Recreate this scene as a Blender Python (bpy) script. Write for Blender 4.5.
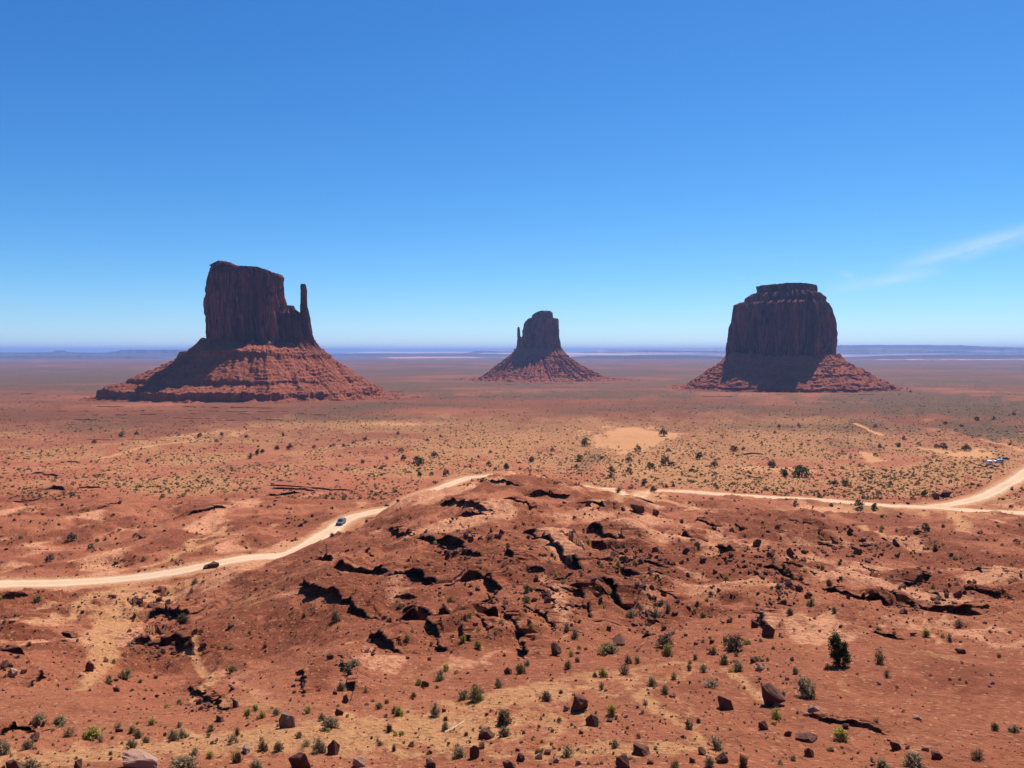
import bpy, bmesh, math, random
import numpy as np
from mathutils import Vector, Matrix

# ------------------------------------------------------------------ camera, sky, sun, exposure
for o in list(bpy.data.objects):
    bpy.data.objects.remove(o)
S = bpy.context.scene
C = S.collection
F = 773.0            # focal length in pixels of a 1024 wide frame
HY = 351.0           # image row of the true horizon
ZC = 170.0           # camera height above the plain's datum
R = math.radians

cd = bpy.data.cameras.new('camera')
cam = bpy.data.objects.new('camera', cd)
C.objects.link(cam)
cam.location = (0, 0, ZC)
cam.rotation_euler = (R(90), 0, 0)
cd.sensor_width = 36.0
cd.lens = 36.0 * F / 1024.0
cd.shift_y = -(384.0 - HY) / 1024.0
cd.clip_start = 0.5
cd.clip_end = 250000.0
S.camera = cam

SUN_AZ, SUN_EL = 29.0, 55.0
W = bpy.data.worlds.new('World')
S.world = W
W.use_nodes = True
wn, wl = W.node_tree.nodes, W.node_tree.links
wn.clear()
wout = wn.new('ShaderNodeOutputWorld')
bg = wn.new('ShaderNodeBackground')
sky = wn.new('ShaderNodeTexSky')
sky.sky_type = 'NISHITA'
sky.sun_disc = False
sky.sun_elevation = R(SUN_EL)
sky.sun_rotation = R(SUN_AZ)
sky.altitude = 1700
sky.air_density = 1.0
sky.dust_density = 0.35
sky.ozone_density = 2.2
bg.inputs['Strength'].default_value = 0.085
def wmath(op, a, b=None, c=None, clamp=False):
    n = wn.new('ShaderNodeMath')
    n.operation = op
    n.use_clamp = clamp
    for k, v in enumerate((a, b, c)):
        if v is None:
            continue
        if isinstance(v, (int, float)):
            n.inputs[k].default_value = v
        else:
            wl.new(v, n.inputs[k])
    return n.outputs[0]


# clear desert air: deepen the zenith blue channel by channel
EXPO = 0.75
etc_ = wn.new('ShaderNodeTexCoord')
esep = wn.new('ShaderNodeSeparateXYZ')
wl.new(etc_.outputs['Generated'], esep.inputs[0])
elev = esep.outputs[2]
ssp = wn.new('ShaderNodeSeparateColor')
wl.new(sky.outputs[0], ssp.inputs[0])
scb = wn.new('ShaderNodeCombineColor')
for ch, (gm, k) in enumerate(((1.45, 0.0258), (1.10, 0.0776), (0.85, 0.1724))):
    up_ = wmath('POWER', 2.718, wmath('MULTIPLY', wmath('MAXIMUM', elev, 0.0), -30.0))
    v_ = wmath('ADD', wmath('MULTIPLY', wmath('POWER', ssp.outputs[ch], gm), k), wmath('MULTIPLY', up_, (0.24, 0.18, 0.14)[ch]))
    wl.new(wmath('MULTIPLY', v_, 1.0 / (bg.inputs['Strength'].default_value * 2 ** EXPO)), scb.inputs[ch])

# high cirrus streaks far off to the right, by direction on the sky
wtc = wn.new('ShaderNodeTexCoord')
wsep = wn.new('ShaderNodeSeparateXYZ')
wl.new(wtc.outputs['Generated'], wsep.inputs[0])
yy = wmath('MAXIMUM', wsep.outputs[1], 0.05)
cu = wmath('DIVIDE', wsep.outputs[0], yy)
cv = wmath('DIVIDE', wsep.outputs[2], yy)


def streak(u0, v0, u1, v1, half, seed, fade0, fade1):
    L = math.hypot(u1 - u0, v1 - v0)
    tx, ty = (u1 - u0) / L, (v1 - v0) / L
    du = wmath('SUBTRACT', cu, u0)
    dv = wmath('SUBTRACT', cv, v0)
    along = wmath('ADD', wmath('MULTIPLY', du, tx), wmath('MULTIPLY', dv, ty))
    across = wmath('SUBTRACT', wmath('MULTIPLY', dv, tx), wmath('MULTIPLY', du, ty))
    cmb = wn.new('ShaderNodeCombineXYZ')
    wl.new(wmath('MULTIPLY', along, 14.0), cmb.inputs[0])
    wl.new(wmath('MULTIPLY', across, 60.0), cmb.inputs[1])
    cmb.inputs[2].default_value = seed
    nz = wn.new('ShaderNodeTexNoise')
    nz.inputs['Scale'].default_value = 1.0
    nz.inputs['Detail'].default_value = 6.0
    nz.inputs['Roughness'].default_value = 0.62
    wl.new(cmb.outputs[0], nz.inputs['Vector'])
    nv = nz.outputs[0]
    wob = wmath('ADD', across, wmath('MULTIPLY', wmath('SUBTRACT', nv, 0.5), half * 1.2))
    q = wmath('DIVIDE', wob, half)
    prof = wmath('POWER', 2.718, wmath('MULTIPLY', wmath('MULTIPLY', q, q), -1.0))
    a0 = wmath('DIVIDE', along, fade0, clamp=True)
    a1 = wmath('DIVIDE', wmath('SUBTRACT', L, along), fade1, clamp=True)
    m = wmath('MULTIPLY', wmath('MULTIPLY', prof, a0), a1)
    return wmath('MULTIPLY', m, wmath('MULTIPLY_ADD', nv, 1.7, -0.25, clamp=True))


def cvw(px, py):
    return (px - 512.0) / F, (HY - py) / F


def add_streak(p0, p1, half, seed, f0, f1):
    a, b = cvw(*p0), cvw(*p1)
    return streak(a[0], a[1], b[0], b[1], half / F, seed, f0 / F, f1 / F)


cl = wmath('ADD', wmath('MULTIPLY', add_streak((880, 272), (1150, 200), 8.0, 1.3, 80, 60), 0.66),
           wmath('ADD', wmath('MULTIPLY', add_streak((822, 291), (950, 270), 5.0, 4.7, 40, 40), 0.5),
                 wmath('MULTIPLY', add_streak((836, 272), (860, 279), 3.0, 7.1, 10, 10), 0.35)), clamp=True)
cmix = wn.new('ShaderNodeMix')
cmix.data_type = 'RGBA'
wl.new(cl, cmix.inputs['Factor'])
wl.new(scb.outputs[0], cmix.inputs['A'])
cmix.inputs['B'].default_value = (5.6, 6.3, 7.6, 1)
wl.new(cmix.outputs['Result'], bg.inputs['Color'])
wl.new(bg.outputs[0], wout.inputs['Surface'])

sd = bpy.data.lights.new('sun', 'SUN')
sd.energy = 5.0
sd.angle = R(0.5)
sd.color = (1.0, 0.95, 0.88)
sun = bpy.data.objects.new('sun', sd)
C.objects.link(sun)
tosun = Vector((math.sin(R(SUN_AZ)) * math.cos(R(SUN_EL)), math.cos(R(SUN_AZ)) * math.cos(R(SUN_EL)), math.sin(R(SUN_EL))))
sun.rotation_euler = (-tosun).to_track_quat('-Z', 'Y').to_euler()
sun.location = (0, 0, ZC + 60)

S.view_settings.view_transform = 'Standard'
S.view_settings.look = 'None'
S.view_settings.exposure = EXPO
S.view_settings.gamma = 1.0
S.view_settings.use_curve_mapping = False
S.cycles.use_denoising = True
S.cycles.max_bounces = 6
S.cycles.diffuse_bounces = 2
S.cycles.volume_bounces = 1
HAZE_DENSITY = 4.4e-5
HAZE_COLOR = (0.28, 0.44, 0.84)

rng = np.random.default_rng(11)
random.seed(5)


# ------------------------------------------------------------------ numeric helpers
def sstep(a, b, x):
    t = np.clip((x - a) / (b - a), 0, 1)
    return t * t * (3 - 2 * t)


_perm = np.concatenate([np.random.default_rng(3).permutation(256)] * 3)
_g2 = np.stack([np.cos(np.arange(256) * 2.399963), np.sin(np.arange(256) * 2.399963)], 1)
_g3 = np.random.default_rng(9).normal(size=(256, 3))
_g3 /= np.linalg.norm(_g3, axis=1, keepdims=True)


def perlin2(x, y, seed=0):
    x = np.asarray(x, float) + seed * 17.31
    y = np.asarray(y, float) - seed * 9.77
    xi = np.floor(x).astype(np.int64)
    yi = np.floor(y).astype(np.int64)
    xf, yf = x - xi, y - yi
    xi &= 255
    yi &= 255
    u = xf * xf * xf * (xf * (xf * 6 - 15) + 10)
    v = yf * yf * yf * (yf * (yf * 6 - 15) + 10)

    def g(ix, iy, dx, dy):
        h = _perm[_perm[ix] + iy]
        return _g2[h, 0] * dx + _g2[h, 1] * dy
    a = g(xi, yi, xf, yf)
    b = g(xi + 1, yi, xf - 1, yf)
    c = g(xi, yi + 1, xf, yf - 1)
    d = g(xi + 1, yi + 1, xf - 1, yf - 1)
    return ((a + u * (b - a)) * (1 - v) + (c + u * (d - c)) * v) * 1.5


def perlin3(x, y, z):
    x, y, z = (np.asarray(q, float) for q in (x, y, z))
    xi, yi, zi = (np.floor(q).astype(np.int64) for q in (x, y, z))
    xf, yf, zf = x - xi, y - yi, z - zi
    xi &= 255
    yi &= 255
    zi &= 255
    f = lambda t: t * t * t * (t * (t * 6 - 15) + 10)
    u, v, w = f(xf), f(yf), f(zf)

    def g(i, j, k):
        h = _perm[_perm[_perm[xi + i] + yi + j] + zi + k]
        return _g3[h, 0] * (xf - i) + _g3[h, 1] * (yf - j) + _g3[h, 2] * (zf - k)
    L = lambda a, b, t: a + t * (b - a)
    return L(L(L(g(0, 0, 0), g(1, 0, 0), u), L(g(0, 1, 0), g(1, 1, 0), u), v),
             L(L(g(0, 0, 1), g(1, 0, 1), u), L(g(0, 1, 1), g(1, 1, 1), u), v), w) * 1.5


def fbm2(x, y, octv=4, seed=0, gain=0.5):
    s, a = 0, 1.0
    for k in range(octv):
        s = s + a * perlin2(x * 2 ** k, y * 2 ** k, seed + k * 3)
        a *= gain
    return s


def ridged2(x, y, octv=4, seed=0):
    s, a = 0, 1.0
    for k in range(octv):
        s = s + a * (1 - 2 * np.abs(perlin2(x * 2 ** k, y * 2 ** k, seed + k * 5)))
        a *= 0.5
    return s


def fbm3(x, y, z, octv=4, gain=0.5):
    s, a = 0, 1.0
    for k in range(octv):
        s = s + a * perlin3(x * 2 ** k + k * 7.3, y * 2 ** k + k * 3.1, z * 2 ** k + k * 5.7)
        a *= gain
    return s


def pchip(x, y, xq):
    x, y = np.asarray(x, float), np.asarray(y, float)
    h = np.diff(x)
    d = np.diff(y) / h
    m = np.zeros_like(y)
    for i in range(1, len(x) - 1):
        if d[i - 1] * d[i] > 0:
            w1, w2 = 2 * h[i] + h[i - 1], h[i] + 2 * h[i - 1]
            m[i] = (w1 + w2) / (w1 / d[i - 1] + w2 / d[i])
    m[0], m[-1] = d[0], d[-1]
    i = np.clip(np.searchsorted(x, xq) - 1, 0, len(x) - 2)
    t = (np.clip(xq, x[0], x[-1]) - x[i]) / h[i]
    return ((1 + 2 * t) * (1 - t) ** 2 * y[i] + t * (1 - t) ** 2 * h[i] * m[i]
            + t * t * (3 - 2 * t) * y[i + 1] + t * t * (t - 1) * h[i] * m[i + 1])


# ------------------------------------------------------------------ object helpers
def tag(o, label=None, cat=None, group=None, kind=None):
    if label:
        o['label'] = label
    if cat:
        o['category'] = cat
    if group:
        o['group'] = group
    if kind:
        o['kind'] = kind
    return o


def link(name, me, parent=None, mat=None):
    o = bpy.data.objects.new(name, me)
    C.objects.link(o)
    if mat is not None:
        me.materials.append(mat)
    if parent is not None:
        o.parent = parent
    return o


def empty(name, loc, rz=0.0, sc=1.0):
    o = bpy.data.objects.new(name, None)
    C.objects.link(o)
    o.location = loc
    o.rotation_euler = (0, 0, rz)
    o.scale = (sc, sc, sc) if isinstance(sc, (int, float)) else sc
    o.empty_display_size = 0.3
    return o


def mesh_np(name, V, Fq, smooth=False):
    """mesh from a vertex array and an (n,3) or (n,4) index array (or a list of such arrays)"""
    me = bpy.data.meshes.new(name)
    Fs = Fq if isinstance(Fq, list) else [Fq]
    V = np.asarray(V, np.float32)
    me.vertices.add(len(V))
    me.vertices.foreach_set('co', V.ravel())
    idx = np.concatenate([np.asarray(f, np.int32).ravel() for f in Fs])
    tot = np.concatenate([np.full(len(f), np.asarray(f).shape[1], np.int32) for f in Fs])
    st = np.concatenate([[0], np.cumsum(tot)[:-1]]).astype(np.int32)
    me.loops.add(len(idx))
    me.loops.foreach_set('vertex_index', idx)
    me.polygons.add(len(tot))
    me.polygons.foreach_set('loop_start', st)
    me.polygons.foreach_set('loop_total', tot)
    me.polygons.foreach_set('use_smooth', np.full(len(tot), smooth, bool))
    me.update(calc_edges=True)
    me.validate()
    return me


def grid_faces(nr, nc, wrap=False):
    i = np.arange(nr - 1)[:, None]
    j = np.arange(nc if wrap else nc - 1)[None, :]
    a = i * nc + j
    b = i * nc + (j + 1) % nc
    return np.stack([a, b, b + nc, a + nc], -1).reshape(-1, 4)


# ------------------------------------------------------------------ materials
class NT:
    def __init__(s, name, rough=0.9, spec=0.15):
        s.m = bpy.data.materials.new(name)
        s.m.use_nodes = True
        s.n, s.l = s.m.node_tree.nodes, s.m.node_tree.links
        s.b = s.n['Principled BSDF']
        s.b.inputs['Roughness'].default_value = rough
        s.b.inputs['Specular IOR Level'].default_value = spec
        s.tc = None

    def coord(s, which='Object'):
        if s.tc is None:
            s.tc = s.n.new('ShaderNodeTexCoord')
        return s.tc.outputs[which]

    def put(s, sock, v):
        if isinstance(v, (int, float)):
            sock.default_value = v
        elif isinstance(v, tuple):
            sock.default_value = (*v, 1) if len(v) == 3 and len(sock.default_value) == 4 else v
        else:
            s.l.new(v, sock)

    def noise(s, scale, detail=5, rough=0.6, vec=None, stretch=None, dist=0.0):
        v = vec if vec is not None else s.coord()
        if stretch:
            mp = s.n.new('ShaderNodeMapping')
            mp.inputs['Scale'].default_value = stretch
            s.l.new(v, mp.inputs['Vector'])
            v = mp.outputs[0]
        t = s.n.new('ShaderNodeTexNoise')
        t.inputs['Scale'].default_value = scale
        t.inputs['Detail'].default_value = detail
        t.inputs['Roughness'].default_value = rough
        t.inputs['Distortion'].default_value = dist
        s.l.new(v, t.inputs['Vector'])
        return t.outputs[0]

    def voro(s, scale, feature='F1', vec=None, out='Distance'):
        t = s.n.new('ShaderNodeTexVoronoi')
        t.feature = feature
        t.inputs['Scale'].default_value = scale
        s.l.new(vec if vec is not None else s.coord(), t.inputs['Vector'])
        return t.outputs[out]

    def math(s, op, a, b=None, c=None, clamp=False):
        n = s.n.new('ShaderNodeMath')
        n.operation = op
        n.use_clamp = clamp
        for k, v in enumerate((a, b, c)):
            if v is not None:
                s.put(n.inputs[k], v)
        return n.outputs[0]

    def ramp(s, v, lo, hi):
        n = s.n.new('ShaderNodeMapRange')
        n.inputs['From Min'].default_value = lo
        n.inputs['From Max'].default_value = hi
        s.l.new(v, n.inputs['Value'])
        return n.outputs[0]

    def mix(s, f, a, b, blend='MIX'):
        n = s.n.new('ShaderNodeMix')
        n.data_type = 'RGBA'
        n.blend_type = blend
        s.put(n.inputs['Factor'], f)
        s.put(n.inputs['A'], a)
        s.put(n.inputs['B'], b)
        return n.outputs['Result']

    def attr(s, name):
        n = s.n.new('ShaderNodeAttribute')
        n.attribute_name = name
        sp = s.n.new('ShaderNodeSeparateColor')
        s.l.new(n.outputs['Color'], sp.inputs[0])
        return [sp.outputs[0], sp.outputs[1], sp.outputs[2], n.outputs['Alpha']]

    def gain(s, v, g):
        n = s.n.new('ShaderNodeVectorMath')
        n.operation = 'MULTIPLY'
        s.l.new(v, n.inputs[0])
        n.inputs[1].default_value = g
        return n.outputs[0]

    def rand(s):
        n = s.n.new('ShaderNodeObjectInfo')
        return n.outputs['Random']

    def bump(s, h, strength=0.5, dist=0.2):
        n = s.n.new('ShaderNodeBump')
        n.inputs['Strength'].default_value = strength
        n.inputs['Distance'].default_value = dist
        s.l.new(h, n.inputs['Height'])
        s.l.new(n.outputs[0], s.b.inputs['Normal'])

    def color(s, v):
        s.put(s.b.inputs['Base Color'], v)
        return s.m


def plain(name, col, rough=0.5, spec=0.5, metal=0.0, var=0.12):
    t = NT(name, rough, spec)
    t.b.inputs['Metallic'].default_value = metal
    n = t.noise(6.0, 3)
    return t.color(t.mix(t.ramp(n, 0.3, 0.7), tuple(c * (1 - var) for c in col), tuple(min(1, c * (1 + var)) for c in col)))


def mat_ground():
    t = NT('desert_soil', 0.95, 0.06)
    A = t.attr('soil')
    B = t.attr('cover')
    nb = t.noise(0.035, 6, 0.62)
    nm = t.noise(0.22, 6, 0.68)
    nf = t.noise(1.3, 6, 0.72)
    ng = t.noise(6.0, 5, 0.75)
    cell = t.voro(4.2, 'F1', None, 'Color')
    csp = t.n.new('ShaderNodeSeparateColor')
    t.l.new(cell, csp.inputs[0])
    red = t.mix(t.ramp(nb, 0.35, 0.65), (0.185, 0.058, 0.034), (0.240, 0.084, 0.049))
    red = t.mix(t.math('MULTIPLY', t.ramp(nm, 0.46, 0.72), 0.8), red, (0.128, 0.038, 0.024))
    red = t.mix(t.math('MULTIPLY', t.ramp(nf, 0.5, 0.72), 0.55), red, (0.300, 0.118, 0.072))
    sand = t.mix(t.ramp(nf, 0.3, 0.7), (0.255, 0.112, 0.058), (0.36, 0.190, 0.100))
    gras = t.mix(t.ramp(nm, 0.35, 0.65), (0.180, 0.080, 0.040), (0.270, 0.138, 0.070))
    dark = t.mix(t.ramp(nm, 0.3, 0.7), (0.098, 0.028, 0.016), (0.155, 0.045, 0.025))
    crk = t.voro(0.35, 'DISTANCE_TO_EDGE')
    pale = t.mix(t.ramp(nf, 0.3, 0.7), (0.33, 0.140, 0.085), (0.44, 0.220, 0.140))
    pale = t.mix(t.math('MULTIPLY', t.ramp(crk, 0.09, 0.0), 0.4), pale, (0.16, 0.05, 0.028))
    oliv = t.mix(t.ramp(nb, 0.35, 0.65), (0.036, 0.027, 0.019), (0.060, 0.034, 0.022))

    def masked(m, lo=0.14, wd=0.5):
        # break the edge of a patch with noise at several sizes
        q = t.math('ADD', m, t.math('MULTIPLY', t.math('SUBTRACT', nb, 0.5), 0.7))
        q = t.math('ADD', q, t.math('MULTIPLY', t.math('SUBTRACT', nm, 0.5), 0.9))
        q = t.math('ADD', q, t.math('MULTIPLY', t.math('SUBTRACT', nf, 0.5), 0.6))
        r = t.n.new('ShaderNodeMapRange')
        r.interpolation_type = 'SMOOTHSTEP'
        r.inputs['From Min'].default_value = lo
        r.inputs['From Max'].default_value = lo + wd
        t.l.new(q, r.inputs['Value'])
        return r.outputs[0]
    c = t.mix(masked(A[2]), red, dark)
    c = t.mix(t.math('MULTIPLY', masked(A[1]), 0.85), c, gras)
    c = t.mix(t.math('MULTIPLY', B[1], 0.88), c, t.mix(t.ramp(nb, 0.35, 0.65), (0.055, 0.021, 0.014), (0.080, 0.028, 0.018)))
    c = t.mix(t.math('MULTIPLY', masked(B[0], 0.15, 0.75), 0.92), c, oliv)
    c = t.mix(t.math('MULTIPLY', masked(B[2]), 0.85), c, pale)
    c = t.mix(t.math('MULTIPLY', masked(A[0], 0.2, 0.55), 0.9), c, sand)
    # grit, gravel and small stones
    c = t.mix(t.math('MULTIPLY', t.ramp(ng, 0.56, 0.74), 0.42), c, (0.12, 0.042, 0.025))
    c = t.mix(t.math('MULTIPLY', t.ramp(ng, 0.44, 0.28), 0.35), c, (0.38, 0.19, 0.105))
    c = t.mix(t.math('MULTIPLY', t.math('GREATER_THAN', csp.outputs[0], 0.90), 0.55), c, (0.10, 0.038, 0.025))
    c = t.mix(t.math('MULTIPLY', t.math('GREATER_THAN', csp.outputs[1], 0.955), 0.35), c, (0.40, 0.22, 0.13))
    peb = t.voro(3.2)
    hgt = t.math('ADD', t.math('MULTIPLY', nf, 0.75), t.math('ADD', t.math('MULTIPLY', ng, 0.22), t.math('MULTIPLY', t.ramp(peb, 0.0, 0.35), -0.10)))
    t.bump(hgt, 1.0, 0.75)
    return t.color(t.gain(c, (1.44, 1.40, 1.18)))


def mat_road():
    t = NT('graded_dirt', 0.95, 0.06)
    n1, n2 = t.noise(0.12, 4), t.noise(1.5, 5, 0.7)
    c = t.mix(t.ramp(n1, 0.3, 0.7), (0.40, 0.225, 0.125), (0.49, 0.300, 0.172))
    c = t.mix(t.math('MULTIPLY', t.ramp(n2, 0.5, 0.75), 0.5), c, (0.33, 0.175, 0.092))
    cx = t.n.new('ShaderNodeAttribute')
    cx.attribute_name = 'side'
    rut = t.math('ABSOLUTE', t.math('SUBTRACT', t.math('ABSOLUTE', cx.outputs['Fac']), 0.45))
    c = t.mix(t.math('MULTIPLY', t.ramp(rut, 0.16, 0.05), 0.6), c, (0.52, 0.345, 0.215))
    edge = t.math('ADD', t.math('ABSOLUTE', cx.outputs['Fac']), t.math('MULTIPLY', t.math('SUBTRACT', t.noise(0.5, 5, 0.7), 0.5), 1.1))
    c = t.mix(t.math('MULTIPLY', t.ramp(edge, 0.55, 1.0), 0.85), c, (0.26, 0.098, 0.050))
    c = t.mix(t.math('MULTIPLY', t.ramp(t.noise(0.03, 3), 0.45, 0.7), 0.4), c, (0.36, 0.235, 0.165))
    t.bump(n2, 0.5, 0.15)
    return t.color(t.gain(c, (1.02, 1.12, 1.20)))


def mat_cliff():
    t = NT('butte_sandstone', 0.92, 0.08)
    st = t.noise(0.085, 6, 0.65, stretch=(1, 1, 0.10))
    sf = t.noise(0.30, 5, 0.7, stretch=(1, 1, 0.07))
    hz = t.noise(0.05, 4, 0.6, stretch=(0.12, 0.12, 1.6))
    c = t.mix(t.ramp(st, 0.35, 0.66), (0.410, 0.098, 0.066), (0.185, 0.043, 0.034))
    c = t.mix(t.math('MULTIPLY', t.ramp(sf, 0.50, 0.70), 0.8), c, (0.030, 0.010, 0.011))
    c = t.mix(t.math('MULTIPLY', t.ramp(t.noise(0.12, 5, 0.7, stretch=(1, 1, 0.22)), 0.54, 0.66), 0.75), c, (0.42, 0.17, 0.13))
    c = t.mix(t.math('MULTIPLY', t.ramp(hz, 0.45, 0.7), 0.35), c, (0.18, 0.060, 0.040))
    for sc_, wd_ in ((0.026, 0.055), (0.070, 0.045)):
        cr = t.math('ABSOLUTE', t.math('SUBTRACT', t.noise(sc_, 3, 0.55, stretch=(1, 1, 0.12), dist=0.4), 0.5))
        c = t.mix(t.math('MULTIPLY', t.ramp(cr, wd_, 0.004), 0.85), c, (0.022, 0.008, 0.008))
    c = t.mix(t.math('MULTIPLY', t.ramp(t.noise(0.022, 4, 0.6, stretch=(1, 1, 0.2)), 0.42, 0.62), 0.55), c, (0.070, 0.020, 0.016))
    t.bump(t.math('ADD', t.math('MULTIPLY', st, 1.0), t.math('MULTIPLY', sf, 0.6)), 1.0, 9.0)
    return t.color(c)


def mat_talus():
    t = NT('butte_talus', 0.95, 0.06)
    n1 = t.noise(0.02, 5, 0.6)
    n2 = t.noise(0.12, 6, 0.7)
    hz = t.noise(0.10, 4, 0.6, stretch=(0.08, 0.08, 1.4))
    c = t.mix(t.ramp(n1, 0.35, 0.65), (0.150, 0.053, 0.033), (0.200, 0.074, 0.044))
    c = t.mix(t.math('MULTIPLY', t.ramp(hz, 0.42, 0.68), 0.6), c, (0.125, 0.042, 0.030))
    c = t.mix(t.math('MULTIPLY', t.ramp(n2, 0.54, 0.7), 0.75), c, (0.075, 0.034, 0.026))
    c = t.mix(t.math('MULTIPLY', t.ramp(n2, 0.44, 0.30), 0.55), c, (0.29, 0.13, 0.078))
    t.bump(n2, 1.0, 8.0)
    return t.color(t.gain(c, (1.75, 1.42, 1.15)))


def mat_rock(name, a, b, cc):
    t = NT(name, 0.9, 0.15)
    n1, n2 = t.noise(2.2, 5, 0.65), t.noise(9, 4, 0.7)
    c = t.mix(t.ramp(n1, 0.35, 0.65), a, b)
    c = t.mix(t.math('MULTIPLY', t.ramp(n2, 0.55, 0.75), 0.6), c, cc)
    c = t.mix(t.math('MULTIPLY', t.rand(), 0.45), c, tuple(x * 0.5 for x in a))
    t.bump(t.math('ADD', n1, t.math('MULTIPLY', n2, 0.3)), 0.6, 0.12)
    return t.color(c)


def mat_leaf(name, a, b):
    t = NT(name, 0.8, 0.1)
    n = t.noise(3.0, 2)
    g = t.n.new('ShaderNodeNewGeometry')
    c = t.mix(g.outputs['Random Per Island'], a, b)
    c = t.mix(t.math('MULTIPLY', t.rand(), 0.45), c, tuple(0.62 * x for x in a))
    c = t.mix(t.math('MULTIPLY', t.ramp(n, 0.4, 0.7), 0.3), c, tuple(min(1, 1.35 * x) for x in b))
    t.color(c)
    tr = t.n.new('ShaderNodeBsdfTranslucent')
    t.l.new(c, tr.inputs['Color'])
    ms = t.n.new('ShaderNodeMixShader')
    ms.inputs[0].default_value = 0.42
    t.l.new(t.b.outputs[0], ms.inputs[1])
    t.l.new(tr.outputs[0], ms.inputs[2])
    t.l.new(ms.outputs[0], t.n['Material Output'].inputs['Surface'])
    return t.m


M = dict(
    ground=mat_ground(), road=mat_road(), cliff=mat_cliff(), talus=mat_talus(),
    rock=mat_rock('red_boulder', (0.085, 0.033, 0.022), (0.145, 0.057, 0.036), (0.042, 0.018, 0.014)),
    grey=mat_rock('grey_boulder', (0.17, 0.105, 0.080), (0.24, 0.150, 0.115), (0.085, 0.045, 0.034)),
    palerock=mat_rock('pale_boulder', (0.29, 0.150, 0.100), (0.36, 0.215, 0.150), (0.18, 0.080, 0.052)),
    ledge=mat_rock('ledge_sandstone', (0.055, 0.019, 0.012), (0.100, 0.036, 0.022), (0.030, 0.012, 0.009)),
    sage=mat_leaf('sage_leaves', (0.200, 0.150, 0.080), (0.330, 0.255, 0.145)),
    green=mat_leaf('green_leaves', (0.165, 0.138, 0.048), (0.270, 0.215, 0.080)),
    yellow=mat_leaf('yellow_green_leaves', (0.300, 0.250, 0.050), (0.42, 0.340, 0.080)),
    dark=mat_leaf('dark_leaves', (0.115, 0.078, 0.044), (0.190, 0.130, 0.072)),
    dry=mat_leaf('dry_leaves', (0.20, 0.115, 0.060), (0.30, 0.18, 0.095)),
    juniper=mat_leaf('juniper_leaves', (0.028, 0.042, 0.016), (0.068, 0.086, 0.030)),
    scrub=mat_leaf('scrub_leaves', (0.085, 0.056, 0.026), (0.170, 0.118, 0.055)),
    twig=plain('twig_bark', (0.14, 0.085, 0.06), 0.9, 0.1),
    bark=plain('juniper_bark', (0.13, 0.085, 0.062), 0.9, 0.1),
)

# ------------------------------------------------------------------ the lie of the land
# control points (image row, forward distance) down several image columns
FAR = [(466, 450), (443, 620), (421, 900), (404.5, 1300), (398, 1600), (388.9, 2200), (380, 3200), (369.5, 5500), (360.3, 12000), (355.7, 25000), (353.0, 60000), (352.2, 110000)]
NEAR0 = [(1000, 10), (905, 20)]
COLS = {
    -260: [(768, 37), (740, 42), (700, 58), (650, 95), (610, 140), (588, 165), (550, 205), (500, 285), (470, 380)],
    0: [(768, 37), (740, 42), (700, 58), (650, 95), (610, 140), (585, 166), (550, 205), (500, 285), (470, 380)],
    90: [(768, 36.5), (740, 42), (706, 55), (668, 84), (630, 122), (581, 169), (545, 210), (505, 275), (475, 362)],
    170: [(768, 36), (740, 42), (712, 52), (688, 76), (650, 106), (620, 136), (573, 174), (540, 215), (510, 265), (480, 345)],
    255: [(768, 36), (735, 43), (712, 50), (680, 70), (640, 98), (600, 130), (558, 188), (530, 230), (500, 283), (472, 385)],
    340: [(768, 36), (720, 45), (705, 50), (660, 72), (620, 96), (580, 126), (552, 158), (543, 172), (524, 240), (490, 305), (467, 410)],
    430: [(768, 36), (710, 47), (690, 53), (650, 74), (610, 98), (570, 128), (532, 162), (508, 192), (499, 215), (489.5, 315), (470, 400)],
    512: [(768, 36), (700, 48), (670, 58), (640, 75), (600, 100), (560, 130), (520, 165), (491, 205), (478.5, 238), (474.6, 262), (483, 310), (468, 395)],
    550: [(768, 36), (700, 48), (665, 59), (638, 76), (600, 100), (560, 130), (522, 165), (495, 205), (482, 238), (479.2, 262), (486, 315), (469, 395)],
    590: [(768, 36), (700, 48), (660, 61), (635, 77), (600, 101), (560, 131), (525, 165), (498, 205), (487.5, 240), (483.8, 262), (491, 306), (470, 395)],
    680: [(768, 36), (690, 50), (650, 64), (625, 82), (590, 110), (550, 145), (520, 190), (506, 238), (492.5, 297), (470, 400)],
    770: [(768, 36), (695, 49), (655, 61), (628, 76), (592, 104), (560, 133), (532, 172), (512, 232), (497, 288), (469, 398)],
    850: [(768, 36), (700, 48), (660, 59), (630, 73), (600, 93), (570, 124), (545, 162), (520, 222), (502, 281), (470, 395)],
    940: [(768, 36), (700, 47), (655, 61), (622, 79), (590, 106), (560, 142), (530, 198), (507, 273), (482, 345), (462, 440)],
    1024: [(768, 36), (700, 47), (650, 62), (610, 85), (580, 115), (550, 158), (525, 215), (512, 262), (473, 352), (462, 445)],
    1290: [(768, 36), (700, 47), (650, 62), (610, 85), (580, 115), (550, 158), (525, 215), (512, 262), (473, 352), (462, 445)],
}
LY = np.linspace(math.log(8), math.log(115000), 1400)
YG = np.exp(LY)
ck = sorted(COLS)
HC = []
for k in ck:
    pts = NEAR0 + COLS[k] + [f for f in FAR if f[1] > COLS[k][-1][1] * 1.12]
    yv = np.array([p[1] for p in pts], float)
    hv = np.array([(p[0] - HY) * p[1] / F for p in pts])
    HC.append(pchip(np.log(yv), hv, LY))
HC = np.array(HC)                                   # columns x distance


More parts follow.
